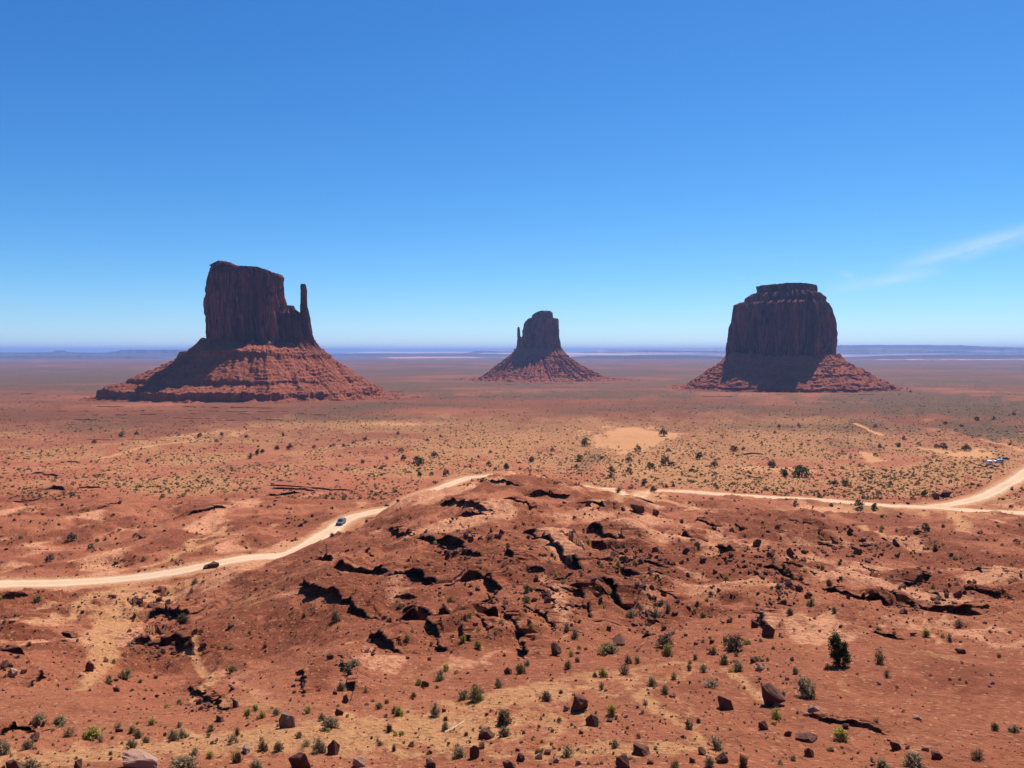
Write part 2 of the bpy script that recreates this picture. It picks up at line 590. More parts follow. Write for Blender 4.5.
def colweights(px):
    """smooth interpolation across the control columns (Catmull-Rom on uneven knots, limited)"""
    x = np.array(ck, float)
    i = np.clip(np.searchsorted(x, px) - 1, 0, len(x) - 2)
    t = np.clip((px - x[i]) / (x[i + 1] - x[i]), 0, 1)
    ts = 0.5 * t + 0.5 * t * t * (3 - 2 * t)
    return i, ts


def base_h(px, Y):
    """depth of the smooth ground below the camera at image column px and distance Y (arrays broadcast)"""
    px, Y = np.broadcast_arrays(np.asarray(px, float), np.asarray(Y, float))
    i, t = colweights(px)
    q = (np.log(Y) - LY[0]) / (LY[1] - LY[0])
    k = np.clip(np.floor(q).astype(int), 0, len(LY) - 2)
    f = np.clip(q - k, 0, 1)
    a = HC[i, k] * (1 - f) + HC[i, k + 1] * f
    b = HC[i + 1, k] * (1 - f) + HC[i + 1, k + 1] * f
    return a * (1 - t) + b * t


def on_base(px, py):
    """first point of the smooth ground seen at (px, py): X, Y"""
    h = base_h(np.full_like(YG, px), YG)
    p = HY + F * h / YG
    k = int(np.argmax(p <= py)) if (p <= py).any() else len(YG) - 1
    k = max(k, 1)
    t = (p[k - 1] - py) / max(p[k - 1] - p[k], 1e-6)
    Y = YG[k - 1] * (1 - t) + YG[k] * t
    return (px - 512.0) / F * Y, Y


# grid: columns by direction, rows by distance
uc = np.concatenate([np.linspace(-1.25, -0.72, 60)[:-1], np.linspace(-0.72, 0.72, 1180), np.linspace(0.72, 1.25, 60)[1:]])
gen = lambda Y: HY + F * base_h(np.full_like(Y, 760.0), Y) / Y
pg = gen(YG)
pg = np.minimum.accumulate(pg + 1e-9 * np.arange(len(pg))[::-1])
want = np.concatenate([np.linspace(pg[0], 790, 70)[:-1], np.linspace(790, 500, 590)[:-1], np.linspace(500, 440, 170)[:-1], np.linspace(440, 352.6, 190)])
Yr = np.interp(-want, -pg, YG)
Yr = np.unique(np.clip(Yr, 8, 110000))
U, YY = np.meshgrid(uc, Yr)
PX = 512 + F * U
XX = U * YY
H0 = base_h(np.clip(PX, -255, 1285), YY)
PY = HY + F * H0 / YY
Z = ZC - H0
print('terrain grid', Z.shape)


def poly_dist(P, X, Y):
    """distance, signed side (left positive) and position along a polyline"""
    best = np.full(X.shape, 1e18)
    side = np.zeros(X.shape)
    along = np.zeros(X.shape)
    s0 = 0.0
    for (ax, ay), (bx, by) in zip(P[:-1], P[1:]):
        dx, dy = bx - ax, by - ay
        L2 = dx * dx + dy * dy
        L = math.sqrt(L2)
        t = np.clip(((X - ax) * dx + (Y - ay) * dy) / L2, 0, 1)
        d = (X - ax - t * dx) ** 2 + (Y - ay - t * dy) ** 2
        m = d < best
        best = np.where(m, d, best)
        side = np.where(m, (dx * (Y - ay) - dy * (X - ax)) / L, side)
        along = np.where(m, s0 + t * L, along)
        s0 += L
    return np.sqrt(best), side, along, s0


# ---- roads (centre lines)
def resample(P, step):
    P = np.array(P, float)
    # smooth by Catmull-Rom
    Q = []
    for i in range(len(P) - 1):
        p0, p1, p2, p3 = P[max(i - 1, 0)], P[i], P[i + 1], P[min(i + 2, len(P) - 1)]
        n = max(2, int(np.linalg.norm(p2 - p1) / step))
        for t in np.linspace(0, 1, n, endpoint=False):
            Q.append(0.5 * ((2 * p1) + (p2 - p0) * t + (2 * p0 - 5 * p1 + 4 * p2 - p3) * t * t + (3 * p1 - p0 - 3 * p2 + p3) * t ** 3))
    Q.append(P[-1])
    return np.array(Q)


def wpt(px, Y):
    return ((px - 512.0) / F * Y, Y)


ROADS = []
left_px = [(-150, 592), (-60, 588), (0, 585), (60, 583.5), (120, 579.5), (180, 571.5), (240, 561), (290, 549.5), (320, 537), (345, 525), (372, 512), (405, 499.5), (440, 489), (465, 479.5)]
right_px = [(626, 495.5), (650, 493.5), (685, 493), (720, 494.5), (770, 497.3), (820, 500.5), (870, 504.2), (915, 506.8), (950, 505), (982, 497), (1005, 485.5), (1024, 473), (1060, 456)]
line = [on_base(*p) for p in left_px]
line += [wpt(484, 352), wpt(503, 356), wpt(528, 345), wpt(560, 325), wpt(592, 308)]
line += [on_base(*p) for p in right_px]
ROADS.append((resample(line, 2.0), 7.2))
ROADS.append((resample([on_base(*p) for p in [(905, 506.5), (940, 508.5), (975, 511), (1010, 513.5), (1060, 517), (1120, 521)]], 2.0), 8.0))

rz_list = []
for P, wd in ROADS:
    px = 512 + F * P[:, 0] / P[:, 1]
    z = ZC - base_h(px, P[:, 1])
    k = np.ones(25) / 25
    z = np.convolve(np.pad(z, 12, mode='edge'), k, 'valid')
    rz_list.append(z)

rdist = np.full(Z.shape, 1e9)
rz = np.zeros(Z.shape)
for (P, wd), zz in zip(ROADS, rz_list):
    r0, r1 = P[:, 1].min() - 25, P[:, 1].max() + 25
    rows = np.where((Yr > r0) & (Yr < r1))[0]
    sl = slice(rows[0], rows[-1] + 1)
    bx, by = XX[sl], YY[sl]
    bd = np.full(bx.shape, 1e9)
    bz = np.zeros(bx.shape)
    for i in range(0, len(P), 2):
        d = (bx - P[i, 0]) ** 2 + (by - P[i, 1]) ** 2
        m = d < bd
        bd[m] = d[m]
        bz[m] = zz[i]
    bd = np.sqrt(bd) - (wd - 7.2) / 2
    m = bd < rdist[sl]
    rdist[sl] = np.where(m, bd, rdist[sl])
    rz[sl] = np.where(m, bz, rz[sl])
offroad = sstep(5.5, 16, rdist)

# ---- relief
mid = sstep(52, 85, YY) * (1 - sstep(250, 340, YY))
near = 1 - sstep(45, 70, YY)
farz = sstep(280, 420, YY)
wx = XX + 6 * fbm2(XX / 40, YY / 40, 3, 61)
wy = YY + 6 * fbm2(XX / 40, YY / 40, 3, 71)
rel = mid * (1.6 * (ridged2(wx / 42, wy / 42, 4, 1) - 0.6) + 0.75 * fbm2(wx / 13, wy / 13, 4, 2))
rel += near * (0.35 * fbm2(XX / 11, YY / 11, 4, 3) + 0.06 * fbm2(XX / 1.6, YY / 1.6, 3, 4))
rel += farz * (1 - sstep(1500, 4000, YY)) * (1.6 * fbm2(XX / 130, YY / 130, 5, 5) + 0.35 * fbm2(XX / 22, YY / 22, 3, 6))
rel += sstep(2500, 6000, YY) * 7 * fbm2(XX / 1500, YY / 1500, 3, 7)
# layered rock: steps along the contours of a noise field
nf = fbm2(wx / 34, wy / 26, 4, 8)
stepm = sstep(0.0, 0.35, fbm2(XX / 60, YY / 60, 2, 9) + 0.15) * mid
q = nf * 2.6
fr = q - np.floor(q)
rel += stepm * (np.floor(q) + sstep(0.40, 0.60, fr) - q) * 0.40
nf2 = fbm2(wx / 15, wy / 11, 4, 18)
q = nf2 * 2.2
fr = q - np.floor(q)
rel += stepm * 0.22 * (np.floor(q) + sstep(0.42, 0.58, fr) - q)
# rills down the dark slopes
rel += mid * 0.16 * ridged2(wx / 5.5, wy / 9, 3, 12)

# ---- traced ledges: (points in the picture, apparent height in pixels)
LEDGES = [
    ([(440, 505), (467, 513), (499, 519)], 4), ([(386, 531), (402, 532.5), (412, 541)], 6),
    ([(406, 545), (426, 552), (443, 556), (464, 557), (483, 566)], 9), ([(330, 580), (352, 577.5), (373, 576), (394, 577.5)], 8),
    ([(386, 586), (408, 583), (426, 586), (442, 594)], 11), ([(452, 592), (478, 589), (507, 594)], 11),
    ([(296, 597), (314, 605), (347, 607), (380, 619)], 9), ([(394, 613), (414, 613), (437, 618), (454, 625)], 12),
    ([(315, 559), (337, 571)], 6), ([(515, 532), (532, 539), (553, 553), (570, 563), (582, 582)], 13),
    ([(553, 594), (570, 598), (583, 613), (588, 632)], 12), ([(583, 531), (600, 536), (617, 548), (632, 558)], 11),
    ([(616, 579), (637, 590), (661, 602)], 12), ([(590, 556), (604, 562)], 7), ([(596, 598), (612, 606), (626, 622)], 12), ([(636, 505), (661, 510)], 6),
    ([(763, 536), (779, 542)], 11), ([(780, 526), (800, 528), (813, 531)], 10), ([(750, 617), (757, 628), (768, 640)], 11),
    ([(818, 547), (846, 555)], 5), ([(897, 611), (920, 618), (950, 624), (990, 629)], 6), ([(823, 601), (841, 605), (866, 606), (892, 614)], 7),
    ([(901, 591), (925, 587), (935, 582)], 7), ([(757, 578), (787, 586), (799, 596)], 7), ([(798, 713), (820, 721), (849, 726), (892, 738)], 3),
    ([(126, 657), (152, 650), (173, 653), (192, 661)], 13), ([(148, 618), (165, 608), (187, 613)], 9), ([(30, 687), (50, 681)], 6),
    ([(366, 638), (379, 650), (398, 660)], 9), ([(338, 660), (347, 680), (349, 706)], 6), ([(300, 678), (310, 697)], 7), ([(426, 637), (444, 656)], 8),
    ([(479, 635), (499, 628)], 10), ([(690, 523), (706, 530), (722, 540)], 5), ([(680, 545), (694, 549)], 8), ([(716, 552), (734, 560)], 7),
    ([(0, 668), (28, 667)], 6), ([(2, 735), (20, 728), (38, 731)], 6), ([(186, 690), (214, 703), (226, 716)], 6),
    ([(960, 590), (990, 598), (1020, 600)], 6), ([(870, 640), (905, 646)], 3), ([(0, 610), (30, 604)], 3), ([(60, 640), (84, 646)], 3),
    ([(486, 489), (505, 487), (522, 490)], 3.5), ([(528, 497), (548, 495), (566, 499)], 4), ([(455, 521), (476, 518), (490, 521)], 4), ([(575, 508), (592, 509), (606, 514)], 5), ([(500, 505), (520, 508), (534, 514)], 5),
    ([(455, 640), (470, 650)], 8), ([(505, 560), (518, 572)], 8), ([(500, 620), (520, 640), (527, 660)], 9), ([(536, 618), (552, 640)], 10),
]
# short broken outcrops in the jumbled parts of the slope
N_TRACED = len(LEDGES)
JR = random.Random(8)
for (jx, jy, jr, js, nn) in [(640, 588, 34, 36, 22), (556, 602, 36, 40, 22), (480, 580, 70, 40, 14), (630, 556, 30, 14, 6), (785, 592, 24, 16, 8), (940, 600, 60, 20, 10), (160, 640, 26, 20, 7), (745, 550, 50, 26, 9), (860, 560, 60, 22, 8), (420, 610, 60, 26, 7)]:
    for _ in range(nn // 2):
        cx_, cy_ = JR.gauss(jx, jr * .6), JR.gauss(jy, js * .6)
        l_ = JR.uniform(5, 14) * (cy_ - 440) / 150
        sl_ = JR.uniform(-0.15, 0.8)
        if cy_ > 515:
            LEDGES.append(([(cx_ - l_, cy_ - l_ * sl_ * .6), (cx_, cy_ + JR.uniform(-1, 1)), (cx_ + l_, cy_ + l_ * sl_ * .6)], JR.uniform(4, 9) * (cy_ - 440) / 150))
TR = []


def a_of(P, ph):
    return 0.95 * ph * sum(p[1] for p in P) / len(P) / F + 0.12


for pts, ph in LEDGES:
    P = [on_base(*p) for p in pts]
    a = a_of(P, ph) * (1.0 if len(TR) < N_TRACED else 0.8)
    TR.append((P, ph, a))
    Lf = 1.5 + 5.0 * a
    x0, x1 = min(p[0] for p in P) - Lf * 3, max(p[0] for p in P) + Lf * 3
    y0, y1 = min(p[1] for p in P) - Lf, max(p[1] for p in P) + Lf * 3
    rows = np.where((Yr > y0) & (Yr < y1))[0]
    sl = slice(rows[0], rows[-1] + 1)
    u0, u1 = min(x0 / y0, x0 / y1), max(x1 / y0, x1 / y1)
    cc = np.where((uc > u0) & (uc < u1))[0]
    cs = slice(cc[0], cc[-1] + 1)
    bx, by = XX[sl, cs], YY[sl, cs]
    jag = 0.12 * a + 0.05
    jx = bx + jag * (fbm2(bx / (1.6 * a + .5), by / (1.6 * a + .5), 3, 31) + 1.4 * perlin2(bx / (5 * a), by / (5 * a), 37))
    jy = by + jag * (fbm2(bx / (1.6 * a + .5), by / (1.6 * a + .5), 3, 41) + 1.4 * perlin2(bx / (5 * a), by / (5 * a), 47))
    d, side, al, tot = poly_dist(P, jx, jy)
    end = sstep(0, 0.22 * tot, al + 0.01) * (1 - sstep(0.8 * tot, tot, al))
    blk = 0.72 + 0.5 * np.clip(perlin2(bx / (2.2 * a + .4), by / (2.2 * a + .4), 51) * 1.6, -0.6, 0.6)
    up = np.where(side > 1.1 * a, np.exp(-np.maximum(d - 1.1 * a, 0) / Lf), 0)
    dn = np.where(side <= 1.1 * a, -0.25 * np.exp(-np.maximum(d - 1.1 * a * (side > 0), 0) / (1.5 * a + 0.4)), 0)
    Z[sl, cs] += (1.0 if len(TR) <= N_TRACED else 0.32) * a * end * (blk * up + dn) * offroad[sl, cs]

Z += rel * offroad
Z = Z * offroad + (1 - offroad) * (rz + 0.22 * np.exp(-((rdist - 5.6) / 1.2) ** 2) * (0.5 + perlin2(XX / 4, YY / 4, 77)))
# low sandy swells beyond the road
for (bpx, bY, rx, ry, hh) in [(636, 655, 42, 60, 5.0), (985, 415, 26, 36, 3.5), (700, 640, 60, 40, 2.0), (440, 560, 60, 70, 4.0), (640, 300, 6, 5, 1.6)]:
    bx0 = (bpx - 512) / F * bY
    Z += hh * np.exp(-((XX - bx0) / rx) ** 2 - ((YY - bY) / ry) ** 2) * offroad

PYF = HY + F * (ZC - Z) / YY           # image row of every grid vertex on the finished ground


def ground_z(x, y):
    u = x / y
    j = int(np.clip(np.searchsorted(uc, u) - 1, 0, len(uc) - 2))
    i = int(np.clip(np.searchsorted(Yr, y) - 1, 0, len(Yr) - 2))
    s = min(max((u - uc[j]) / (uc[j + 1] - uc[j]), 0), 1)
    t = min(max((y - Yr[i]) / (Yr[i + 1] - Yr[i]), 0), 1)
    return float((Z[i, j] * (1 - s) + Z[i, j + 1] * s) * (1 - t) + (Z[i + 1, j] * (1 - s) + Z[i + 1, j + 1] * s) * t)


def place(px, py):
    """where the finished ground is first seen at (px, py): x, y, z"""
    u = (px - 512.0) / F
    j = int(np.clip(np.searchsorted(uc, u), 1, len(uc) - 1))
    s = (u - uc[j - 1]) / (uc[j] - uc[j - 1])
    col = PYF[:, j - 1] * (1 - s) + PYF[:, j] * s
    hit = col <= py
    k = max(int(np.argmax(hit)) if hit.any() else len(Yr) - 1, 1)
    t = float(np.clip((col[k - 1] - py) / max(col[k - 1] - col[k], 1e-6), 0, 1))
    Y = Yr[k - 1] * (1 - t) + Yr[k] * t
    return u * Y, Y, ground_z(u * Y, Y)


def slope_at(x, y, e=0.8):
    gx = (ground_z(x + e, y) - ground_z(x - e, y)) / (2 * e)
    gy = (ground_z(x, y + e) - ground_z(x, y - e)) / (2 * e)
    return gx, gy


# ---- soil patches: (px, py, rx, ry, turn in degrees, strength) on the ground
def blobs(lst, warp=1.0):
    out = np.zeros(Z.shape, np.float32)
    for (bx, by, rx, ry, rot, s) in lst:
        rows = np.where((PY.min(1) < by + 3 * max(ry, rx * abs(math.sin(R(rot))))) & (PY.max(1) > by - 3 * max(ry, rx * abs(math.sin(R(rot))))))[0]
        if not len(rows):
            continue
        sl = slice(rows[0], rows[-1] + 1)
        wxp = PX[sl] + warp * rx * 0.5 * WN1[sl] - bx
        wyp = PY[sl] + warp * ry * 0.5 * WN2[sl] - by
        ca, sa = math.cos(R(rot)), math.sin(R(rot))
        a = (wxp * ca + wyp * sa) / rx
        b = (-wxp * sa + wyp * ca) / ry
        out[sl] = np.maximum(out[sl], s * np.exp(-(a * a + b * b) ** 1.5))
    return out


lam = np.maximum(6.0, YY * 0.06)
WN1 = fbm2(PX / 26, PY / 9, 4, 91)
WN2 = fbm2(PX / 26, PY / 9, 4, 95)
SAND = [(118, 612, 30, 24, -60, 1.0), (60, 618, 55, 5, -14, .8), (150, 598, 60, 4, -16, .8), (100, 640, 14, 26, 20, .9), (634, 440, 44, 12, 4, 1.2), (972, 456, 24, 7, -3, 1.2),
        (935, 449, 30, 3, 10, .7), (560, 690, 140, 10, -9, .75), (690, 720, 34, 6, 50, .5), (400, 732, 170, 18, -4, .9), (140, 748, 190, 12, -4, .9), (620, 752, 130, 9, 0, .7), (250, 705, 60, 5, 0, .4),
        (872, 458, 8, 6, 50, .9), (770, 470, 55, 5, 4, .6), (750, 598, 26, 8, 0, .55), (625, 504, 50, 6, -10, .7), (965, 512, 70, 8, 4, .6), (640, 470, 50, 14, 0, .35),
        (840, 685, 25, 4, 30, .4), (206, 665, 30, 4, 30, .5), (960, 660, 70, 3, 6, .5), (210, 540, 26, 4, -30, .7), (190, 437, 90, 3, -8, .5), (400, 425, 60, 3, 0, .5)]
GRAS = [(390, 424, 150, 8, 0, .9), (500, 440, 90, 14, -6, 1.0), (650, 455, 110, 24, 4, 1.0), (450, 455, 70, 12, -20, .9), (800, 432, 130, 18, 3, .8), (900, 480, 80, 14, -8, 1.0),
        (960, 470, 60, 14, -10, 1.0), (720, 480, 120, 8, 2, .8), (160, 445, 100, 6, -12, .7), (120, 470, 70, 7, -20, .5), (1000, 500, 40, 5, 0, .8), (250, 440, 80, 8, 0, .5), (300, 470, 60, 6, -14, .45),
        (330, 740, 170, 16, -3, .5), (600, 425, 80, 7, 0, .8), (840, 512, 80, 4, 3, .8), (250, 600, 60, 30, -30, .25), (560, 460, 60, 8, 0, .8)]
DARK = [(250, 630, 110, 22, -28, .75), (430, 540, 80, 13, -8, .9), (480, 570, 70, 22, 10, .55), (300, 545, 40, 10, -20, .6), (780, 530, 90, 16, 8, .85), (880, 540, 110, 13, 6, .7), (960, 590, 70, 12, 12, .5),
        (700, 560, 60, 10, 20, .35), (420, 600, 110, 24, 10, .5), (580, 600, 60, 34, 20, .5), (540, 495, 50, 8, 0, .3), (960, 680, 70, 22, 14, .6), (690, 690, 50, 12, 10, .4), (320, 670, 30, 30, -50, .5),
        (60, 500, 80, 8, -8, .4), (20, 560, 60, 8, 0, .4), (500, 402, 260, 4, 0, .5), (100, 415, 200, 9, 0, .6), (900, 420, 140, 12, 4, .5), (160, 640, 34, 14, -20, .7), (760, 470, 50, 5, 0, .4),
        (300, 500, 40, 6, 0, .4), (860, 560, 120, 12, 5, .4)]
PALE = [(960, 358.6, 130, 1.0, 0, 1.3), (650, 357, 110, 1.0, 0, 1.0), (440, 357.5, 60, 0.8, 0, .8), (810, 638, 40, 12, 4, 1.1), (560, 545, 18, 24, -30, .7), (660, 548, 26, 8, 14, .9), (560, 620, 10, 24, -20, .8), (840, 590, 40, 6, 12, .8), (700, 590, 26, 5, 30, .5), (870, 575, 30, 5, 0, .8),
        (380, 668, 28, 10, 10, .8), (595, 520, 40, 6, 8, .6), (960, 640, 80, 6, 8, .7), (650, 610, 12, 30, 10, .4), (1000, 585, 40, 5, 0, .6), (480, 660, 50, 6, -20, .5), (720, 545, 60, 6, 20, .5), (240, 690, 30, 8, 20, .4)]
OLIV = [(60, 378, 130, 7, 0, .9), (940, 405, 150, 13, 4, 1.0), (960, 382, 150, 5, 0, .9), (560, 395, 170, 5, 0, .8), (760, 412, 110, 6, 3, .6), (460, 384, 110, 2.5, 0, .6), (1000, 432, 70, 10, 6, .9), (870, 425, 60, 6, 8, .6),
        (250, 466, 60, 4, -10, .5), (850, 446, 50, 7, 6, .5), (590, 462, 22, 12, -20, .5), (70, 365, 200, 2, 0, .4), (800, 372, 200, 2, 0, .3), (420, 372, 130, 2, 0, .4)]
sand, gras, dark, pale, oliv = blobs(SAND), blobs(GRAS), blobs(DARK), blobs(PALE), blobs(OLIV)
oliv = np.maximum(oliv, sstep(1500, 2600, YY) * np.clip(0.62 + 0.55 * fbm2(XX / 2600, YY / 1300, 3, 55) + 0.35 * fbm2(XX / 500, YY / 500, 3, 57), 0, 1))
oliv = np.maximum(oliv, sstep(500, 900, YY) * np.clip(0.25 + 0.6 * fbm2(XX / 260, YY / 300, 4, 59), 0, .8)).astype(np.float32)
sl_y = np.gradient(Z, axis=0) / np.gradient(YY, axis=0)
dark = np.maximum(dark, mid * np.clip(0.40 + 0.75 * fbm2(XX / 24, YY / 24, 4, 81) + 1.2 * np.clip(sl_y, -0.3, 0.5) * 0.6, 0, 0.85)).astype(np.float32)  # noisy dark soil, plus shade put into the colour on slopes facing the viewer
pale = np.maximum(pale, mid * np.clip(1.2 * fbm2(XX / 18, YY / 30, 4, 83) - 0.14, 0, 0.62)).astype(np.float32)
gras = np.maximum(gras, sstep(270, 340, YY) * (1 - sstep(700, 900, YY)) * np.clip(0.22 + 1.0 * fbm2(XX / 70, YY / 90, 4, 85) + 0.25 * sstep(-40, 120, XX), 0, 0.9)).astype(np.float32)
# foot tracks, washes and side tracks: (points, half width in metres, strength)
TRACKS = [([(500, 700), (545, 684), (590, 676), (640, 668), (700, 664)], 0.9, .6), ([(655, 690), (640, 697), (655, 712), (690, 728), (702, 748)], 0.5, .6), ([(725, 668), (748, 685), (765, 700)], 0.4, .7),
          ([(860, 504), (890, 530), (893, 540)], 1.2, .0), ([(955, 516), (960, 528), (966, 536)], 2.0, .9), ([(858, 527), (875, 536), (892, 542)], 1.0, .8), ([(855, 425), (872, 431), (882, 436)], 2.5, .9),
          ([(862, 452), (872, 460), (880, 463)], 3.0, 1.0), ([(980, 440), (1005, 444), (1024, 450)], 2.5, .7), ([(225, 543), (200, 549), (170, 560), (150, 567)], 1.6, .8), ([(40, 612), (90, 598), (130, 583)], 1.6, .8),
          ([(186, 655), (208, 668), (214, 684), (198, 700)], 0.5, .9), ([(80, 690), (100, 668), (120, 640)], 0.9, .8), ([(300, 540), (288, 546)], 1.5, .5), ([(505, 482), (470, 486), (450, 492)], 1.5, .6),
          ([(100, 458), (150, 447), (215, 440)], 3.0, .7), ([(600, 493), (640, 500), (690, 503)], 2.5, .7)]
for pts, hw, s in TRACKS:
    P = resample([on_base(*p) for p in pts], 3.0)
    P = [tuple(p) for p in P]
    y0, y1 = min(p[1] for p in P) - 12, max(p[1] for p in P) + 12
    rows = np.where((Yr > y0) & (Yr < y1))[0]
    sl = slice(rows[0], rows[-1] + 1)
    us = [p[0] / p[1] for p in P]
    cc = np.where((uc > min(us) - 0.06) & (uc < max(us) + 0.06))[0]
    cs = slice(cc[0], cc[-1] + 1)
    d, _, _, _ = poly_dist(P, XX[sl, cs] + 0.6 * hw * WN1[sl, cs], YY[sl, cs] + 0.6 * hw * WN2[sl, cs])
    sand[sl, cs] = np.maximum(sand[sl, cs], s * np.exp(-(d / (hw * 1.3)) ** 2))
sand = np.maximum(sand, 0.75 * np.exp(-(np.maximum(rdist - 3.5, 0) / 2.2) ** 2))

co = np.stack([XX, YY, Z], -1).reshape(-1, 3)
me = mesh_np('ground', co, grid_faces(len(Yr), len(uc)), smooth=True)
plainm = sstep(330, 950, YY) * np.clip(0.85 + 0.5 * fbm2(XX / 300, YY / 300, 3, 63), 0, 1) * np.clip(1 - 0.7 * gras, 0, 1)
one = np.ones_like(oliv)
SOILS = (('soil', np.stack([sand, gras, dark, one], -1).astype(np.float32)), ('cover', np.stack([oliv, plainm, pale, one], -1).astype(np.float32)))
for nm, arr in SOILS:
    at = me.attributes.new(nm, 'FLOAT_COLOR', 'POINT')
    at.data.foreach_set('color', arr.ravel())
ground = link('ground', me, None, M['ground'])
tag(ground, kind='structure')


def soil_at(arr, x, y):
    j = int(np.clip(np.searchsorted(uc, x / y), 0, len(uc) - 1))
    i = int(np.clip(np.searchsorted(Yr, y), 0, len(Yr) - 1))
    return float(arr[i, j])


# ---- road surfaces
def road_mesh(P, zz, wd, lift, seed):
    n = len(P)
    T = np.gradient(P, axis=0)
    T /= np.linalg.norm(T, axis=1, keepdims=True)
    N = np.stack([-T[:, 1], T[:, 0]], 1)
    k = 11
    s = np.linspace(-1, 1, k)
    arc = np.arange(n) * 2.0
    wl_ = wd / 2 * (1 + 0.16 * fbm2(arc / 9, arc * 0, 3, seed))
    wr_ = wd / 2 * (1 + 0.16 * fbm2(arc / 9, arc * 0 + 5, 3, seed + 2))
    off = np.where(s[None, :] < 0, s[None, :] * wr_[:, None], s[None, :] * wl_[:, None])
    V = np.zeros((n, k, 3))
    V[..., :2] = P[:, None, :] + N[:, None, :] * off[..., None]
    for i in range(n):
        for j in range(k):
            V[i, j, 2] = ground_z(V[i, j, 0], V[i, j, 1])
    edge = 1 - np.abs(s) ** 6
    V[..., 2] = np.maximum(V[..., 2], zz[:, None] - 0.05) + (lift * edge - 0.03 * (1 - edge))[None, :]
    me = mesh_np('road', V.reshape(-1, 3), grid_faces(n, k), smooth=True)
    at = me.attributes.new('side', 'FLOAT', 'POINT')
    at.data.foreach_set('value', np.tile(s, n).astype(np.float32))
    return me


for q, ((P, wd), zz) in enumerate(zip(ROADS, rz_list)):
    o = link('road' if q == 0 else 'side_road', road_mesh(P, zz, wd, 0.09 - 0.02 * q, 5 + 9 * q), None, M['road'])
    tag(o, kind='structure')


# ------------------------------------------------------------------ buttes
def wx_(px, Y):
    return (px - 512.0) / F * Y


def wz_(py, Y):
    return ZC - (py - HY) / F * Y


def tower_mesh(Y, levels, hd, n=3.2, flute=1.0, nth=300, nz=90, seed=0, cap=1.0, dl=0.0, dr=0.0, bexp=0.5, nose=0.0):
    """a cliff-sided block whose width follows the levels (row, left column, right column); hd = half depth in metres"""
    lv = np.array(levels, float) + np.array([0, dl, dr])
    zl = wz_(lv[:, 0], Y)
    xl, xr = wx_(lv[:, 1], Y), wx_(lv[:, 2], Y)
    mid_ = (xl + xr) / 2
    xl, xr = mid_ + (xl - mid_) * (1 - 0.3 * hd / Y), mid_ + (xr - mid_) * (1 - 0.3 * hd / Y)
    zq = np.unique(np.concatenate([np.linspace(zl.min(), zl.max(), nz), zl]))[::-1]
    a0 = np.interp(zq, zl[::-1], xl[::-1])
    a1 = np.interp(zq, zl[::-1], xr[::-1])
    wmax = (xr - xl).max()
    th = np.linspace(0, 2 * np.pi, nth, endpoint=False)
    cx = np.sign(np.cos(th)) * np.abs(np.cos(th)) ** (2 / n)
    sy = np.sign(np.sin(th)) * np.abs(np.sin(th)) ** (2 / n)
    # the front draws back towards both ends
    sy = np.where(sy < 0, sy * (1 - nose * sstep(0.25, 0.85, -cx) - 0.8 * nose * sstep(0.30, 0.95, cx)), sy)
    A = (a1 - a0)[:, None] / 2
    xc = (a1 + a0)[:, None] / 2
    A = A * 1.02
    B = hd * (A / (wmax / 2)) ** bexp
    X = cx[None, :] * A
    Yv = sy[None, :] * B
    # vertical joints and flutes in metres, following the wall
    px_, py_ = cx * wmax / 2, sy * hd
    Zm = zq[:, None] + 0 * th[None, :]
    sc = wmax
    f1 = fbm3(px_[None, :] / (0.16 * sc) + seed, py_[None, :] / (0.16 * sc), Zm / (1.6 * sc), 3)
    f2 = np.abs(perlin3(px_[None, :] / (0.065 * sc) + seed * 2, py_[None, :] / (0.065 * sc), Zm / (0.9 * sc)))
    f3 = fbm3(X / (0.05 * sc) + seed, Yv / (0.05 * sc), Zm / (0.09 * sc), 3)
    f4 = np.abs(perlin3(px_[None, :] / (0.028 * sc) + seed * 3, py_[None, :] / (0.028 * sc), Zm / (0.5 * sc)))
    d = flute * sc * (0.045 * f1 - 0.050 * (1 - np.clip(f2 * 3.2, 0, 1)) - 0.016 * (1 - np.clip(f4 * 3, 0, 1)) + 0.010 * f3)
    d -= flute * 0.01 * sc
    rr = np.sqrt(X * X + Yv * Yv) + 1e-6
    k = np.clip(1 + d / np.maximum(rr, 0.18 * sc), 0.5, 1.2)
    V = np.stack([xc + X * k, Y + Yv * k, Zm + 0 * X], -1)
    # uneven top: rings closing in
    tops = []
    top = V[0]
    c = top.mean(0)
    for r_ in (0.85, 0.6, 0.3, 0.04):
        ring = c + (top - c) * np.array([r_, r_, 1])
        ring[:, 2] = zq[0] + cap * (1 - r_) * 0.012 * sc + 0.010 * sc * fbm2(ring[:, 0] / (0.1 * sc), ring[:, 1] / (0.1 * sc), 3, int(seed) + 3)
        tops.append(ring)
    V = np.concatenate([np.array(tops[::-1]), V], 0)
    nr = V.shape[0]
    return mesh_np('tower', V.reshape(-1, 3), [grid_faces(nr, nth, True)[:, ::-1], np.arange(nth)[None, :]], smooth=False)


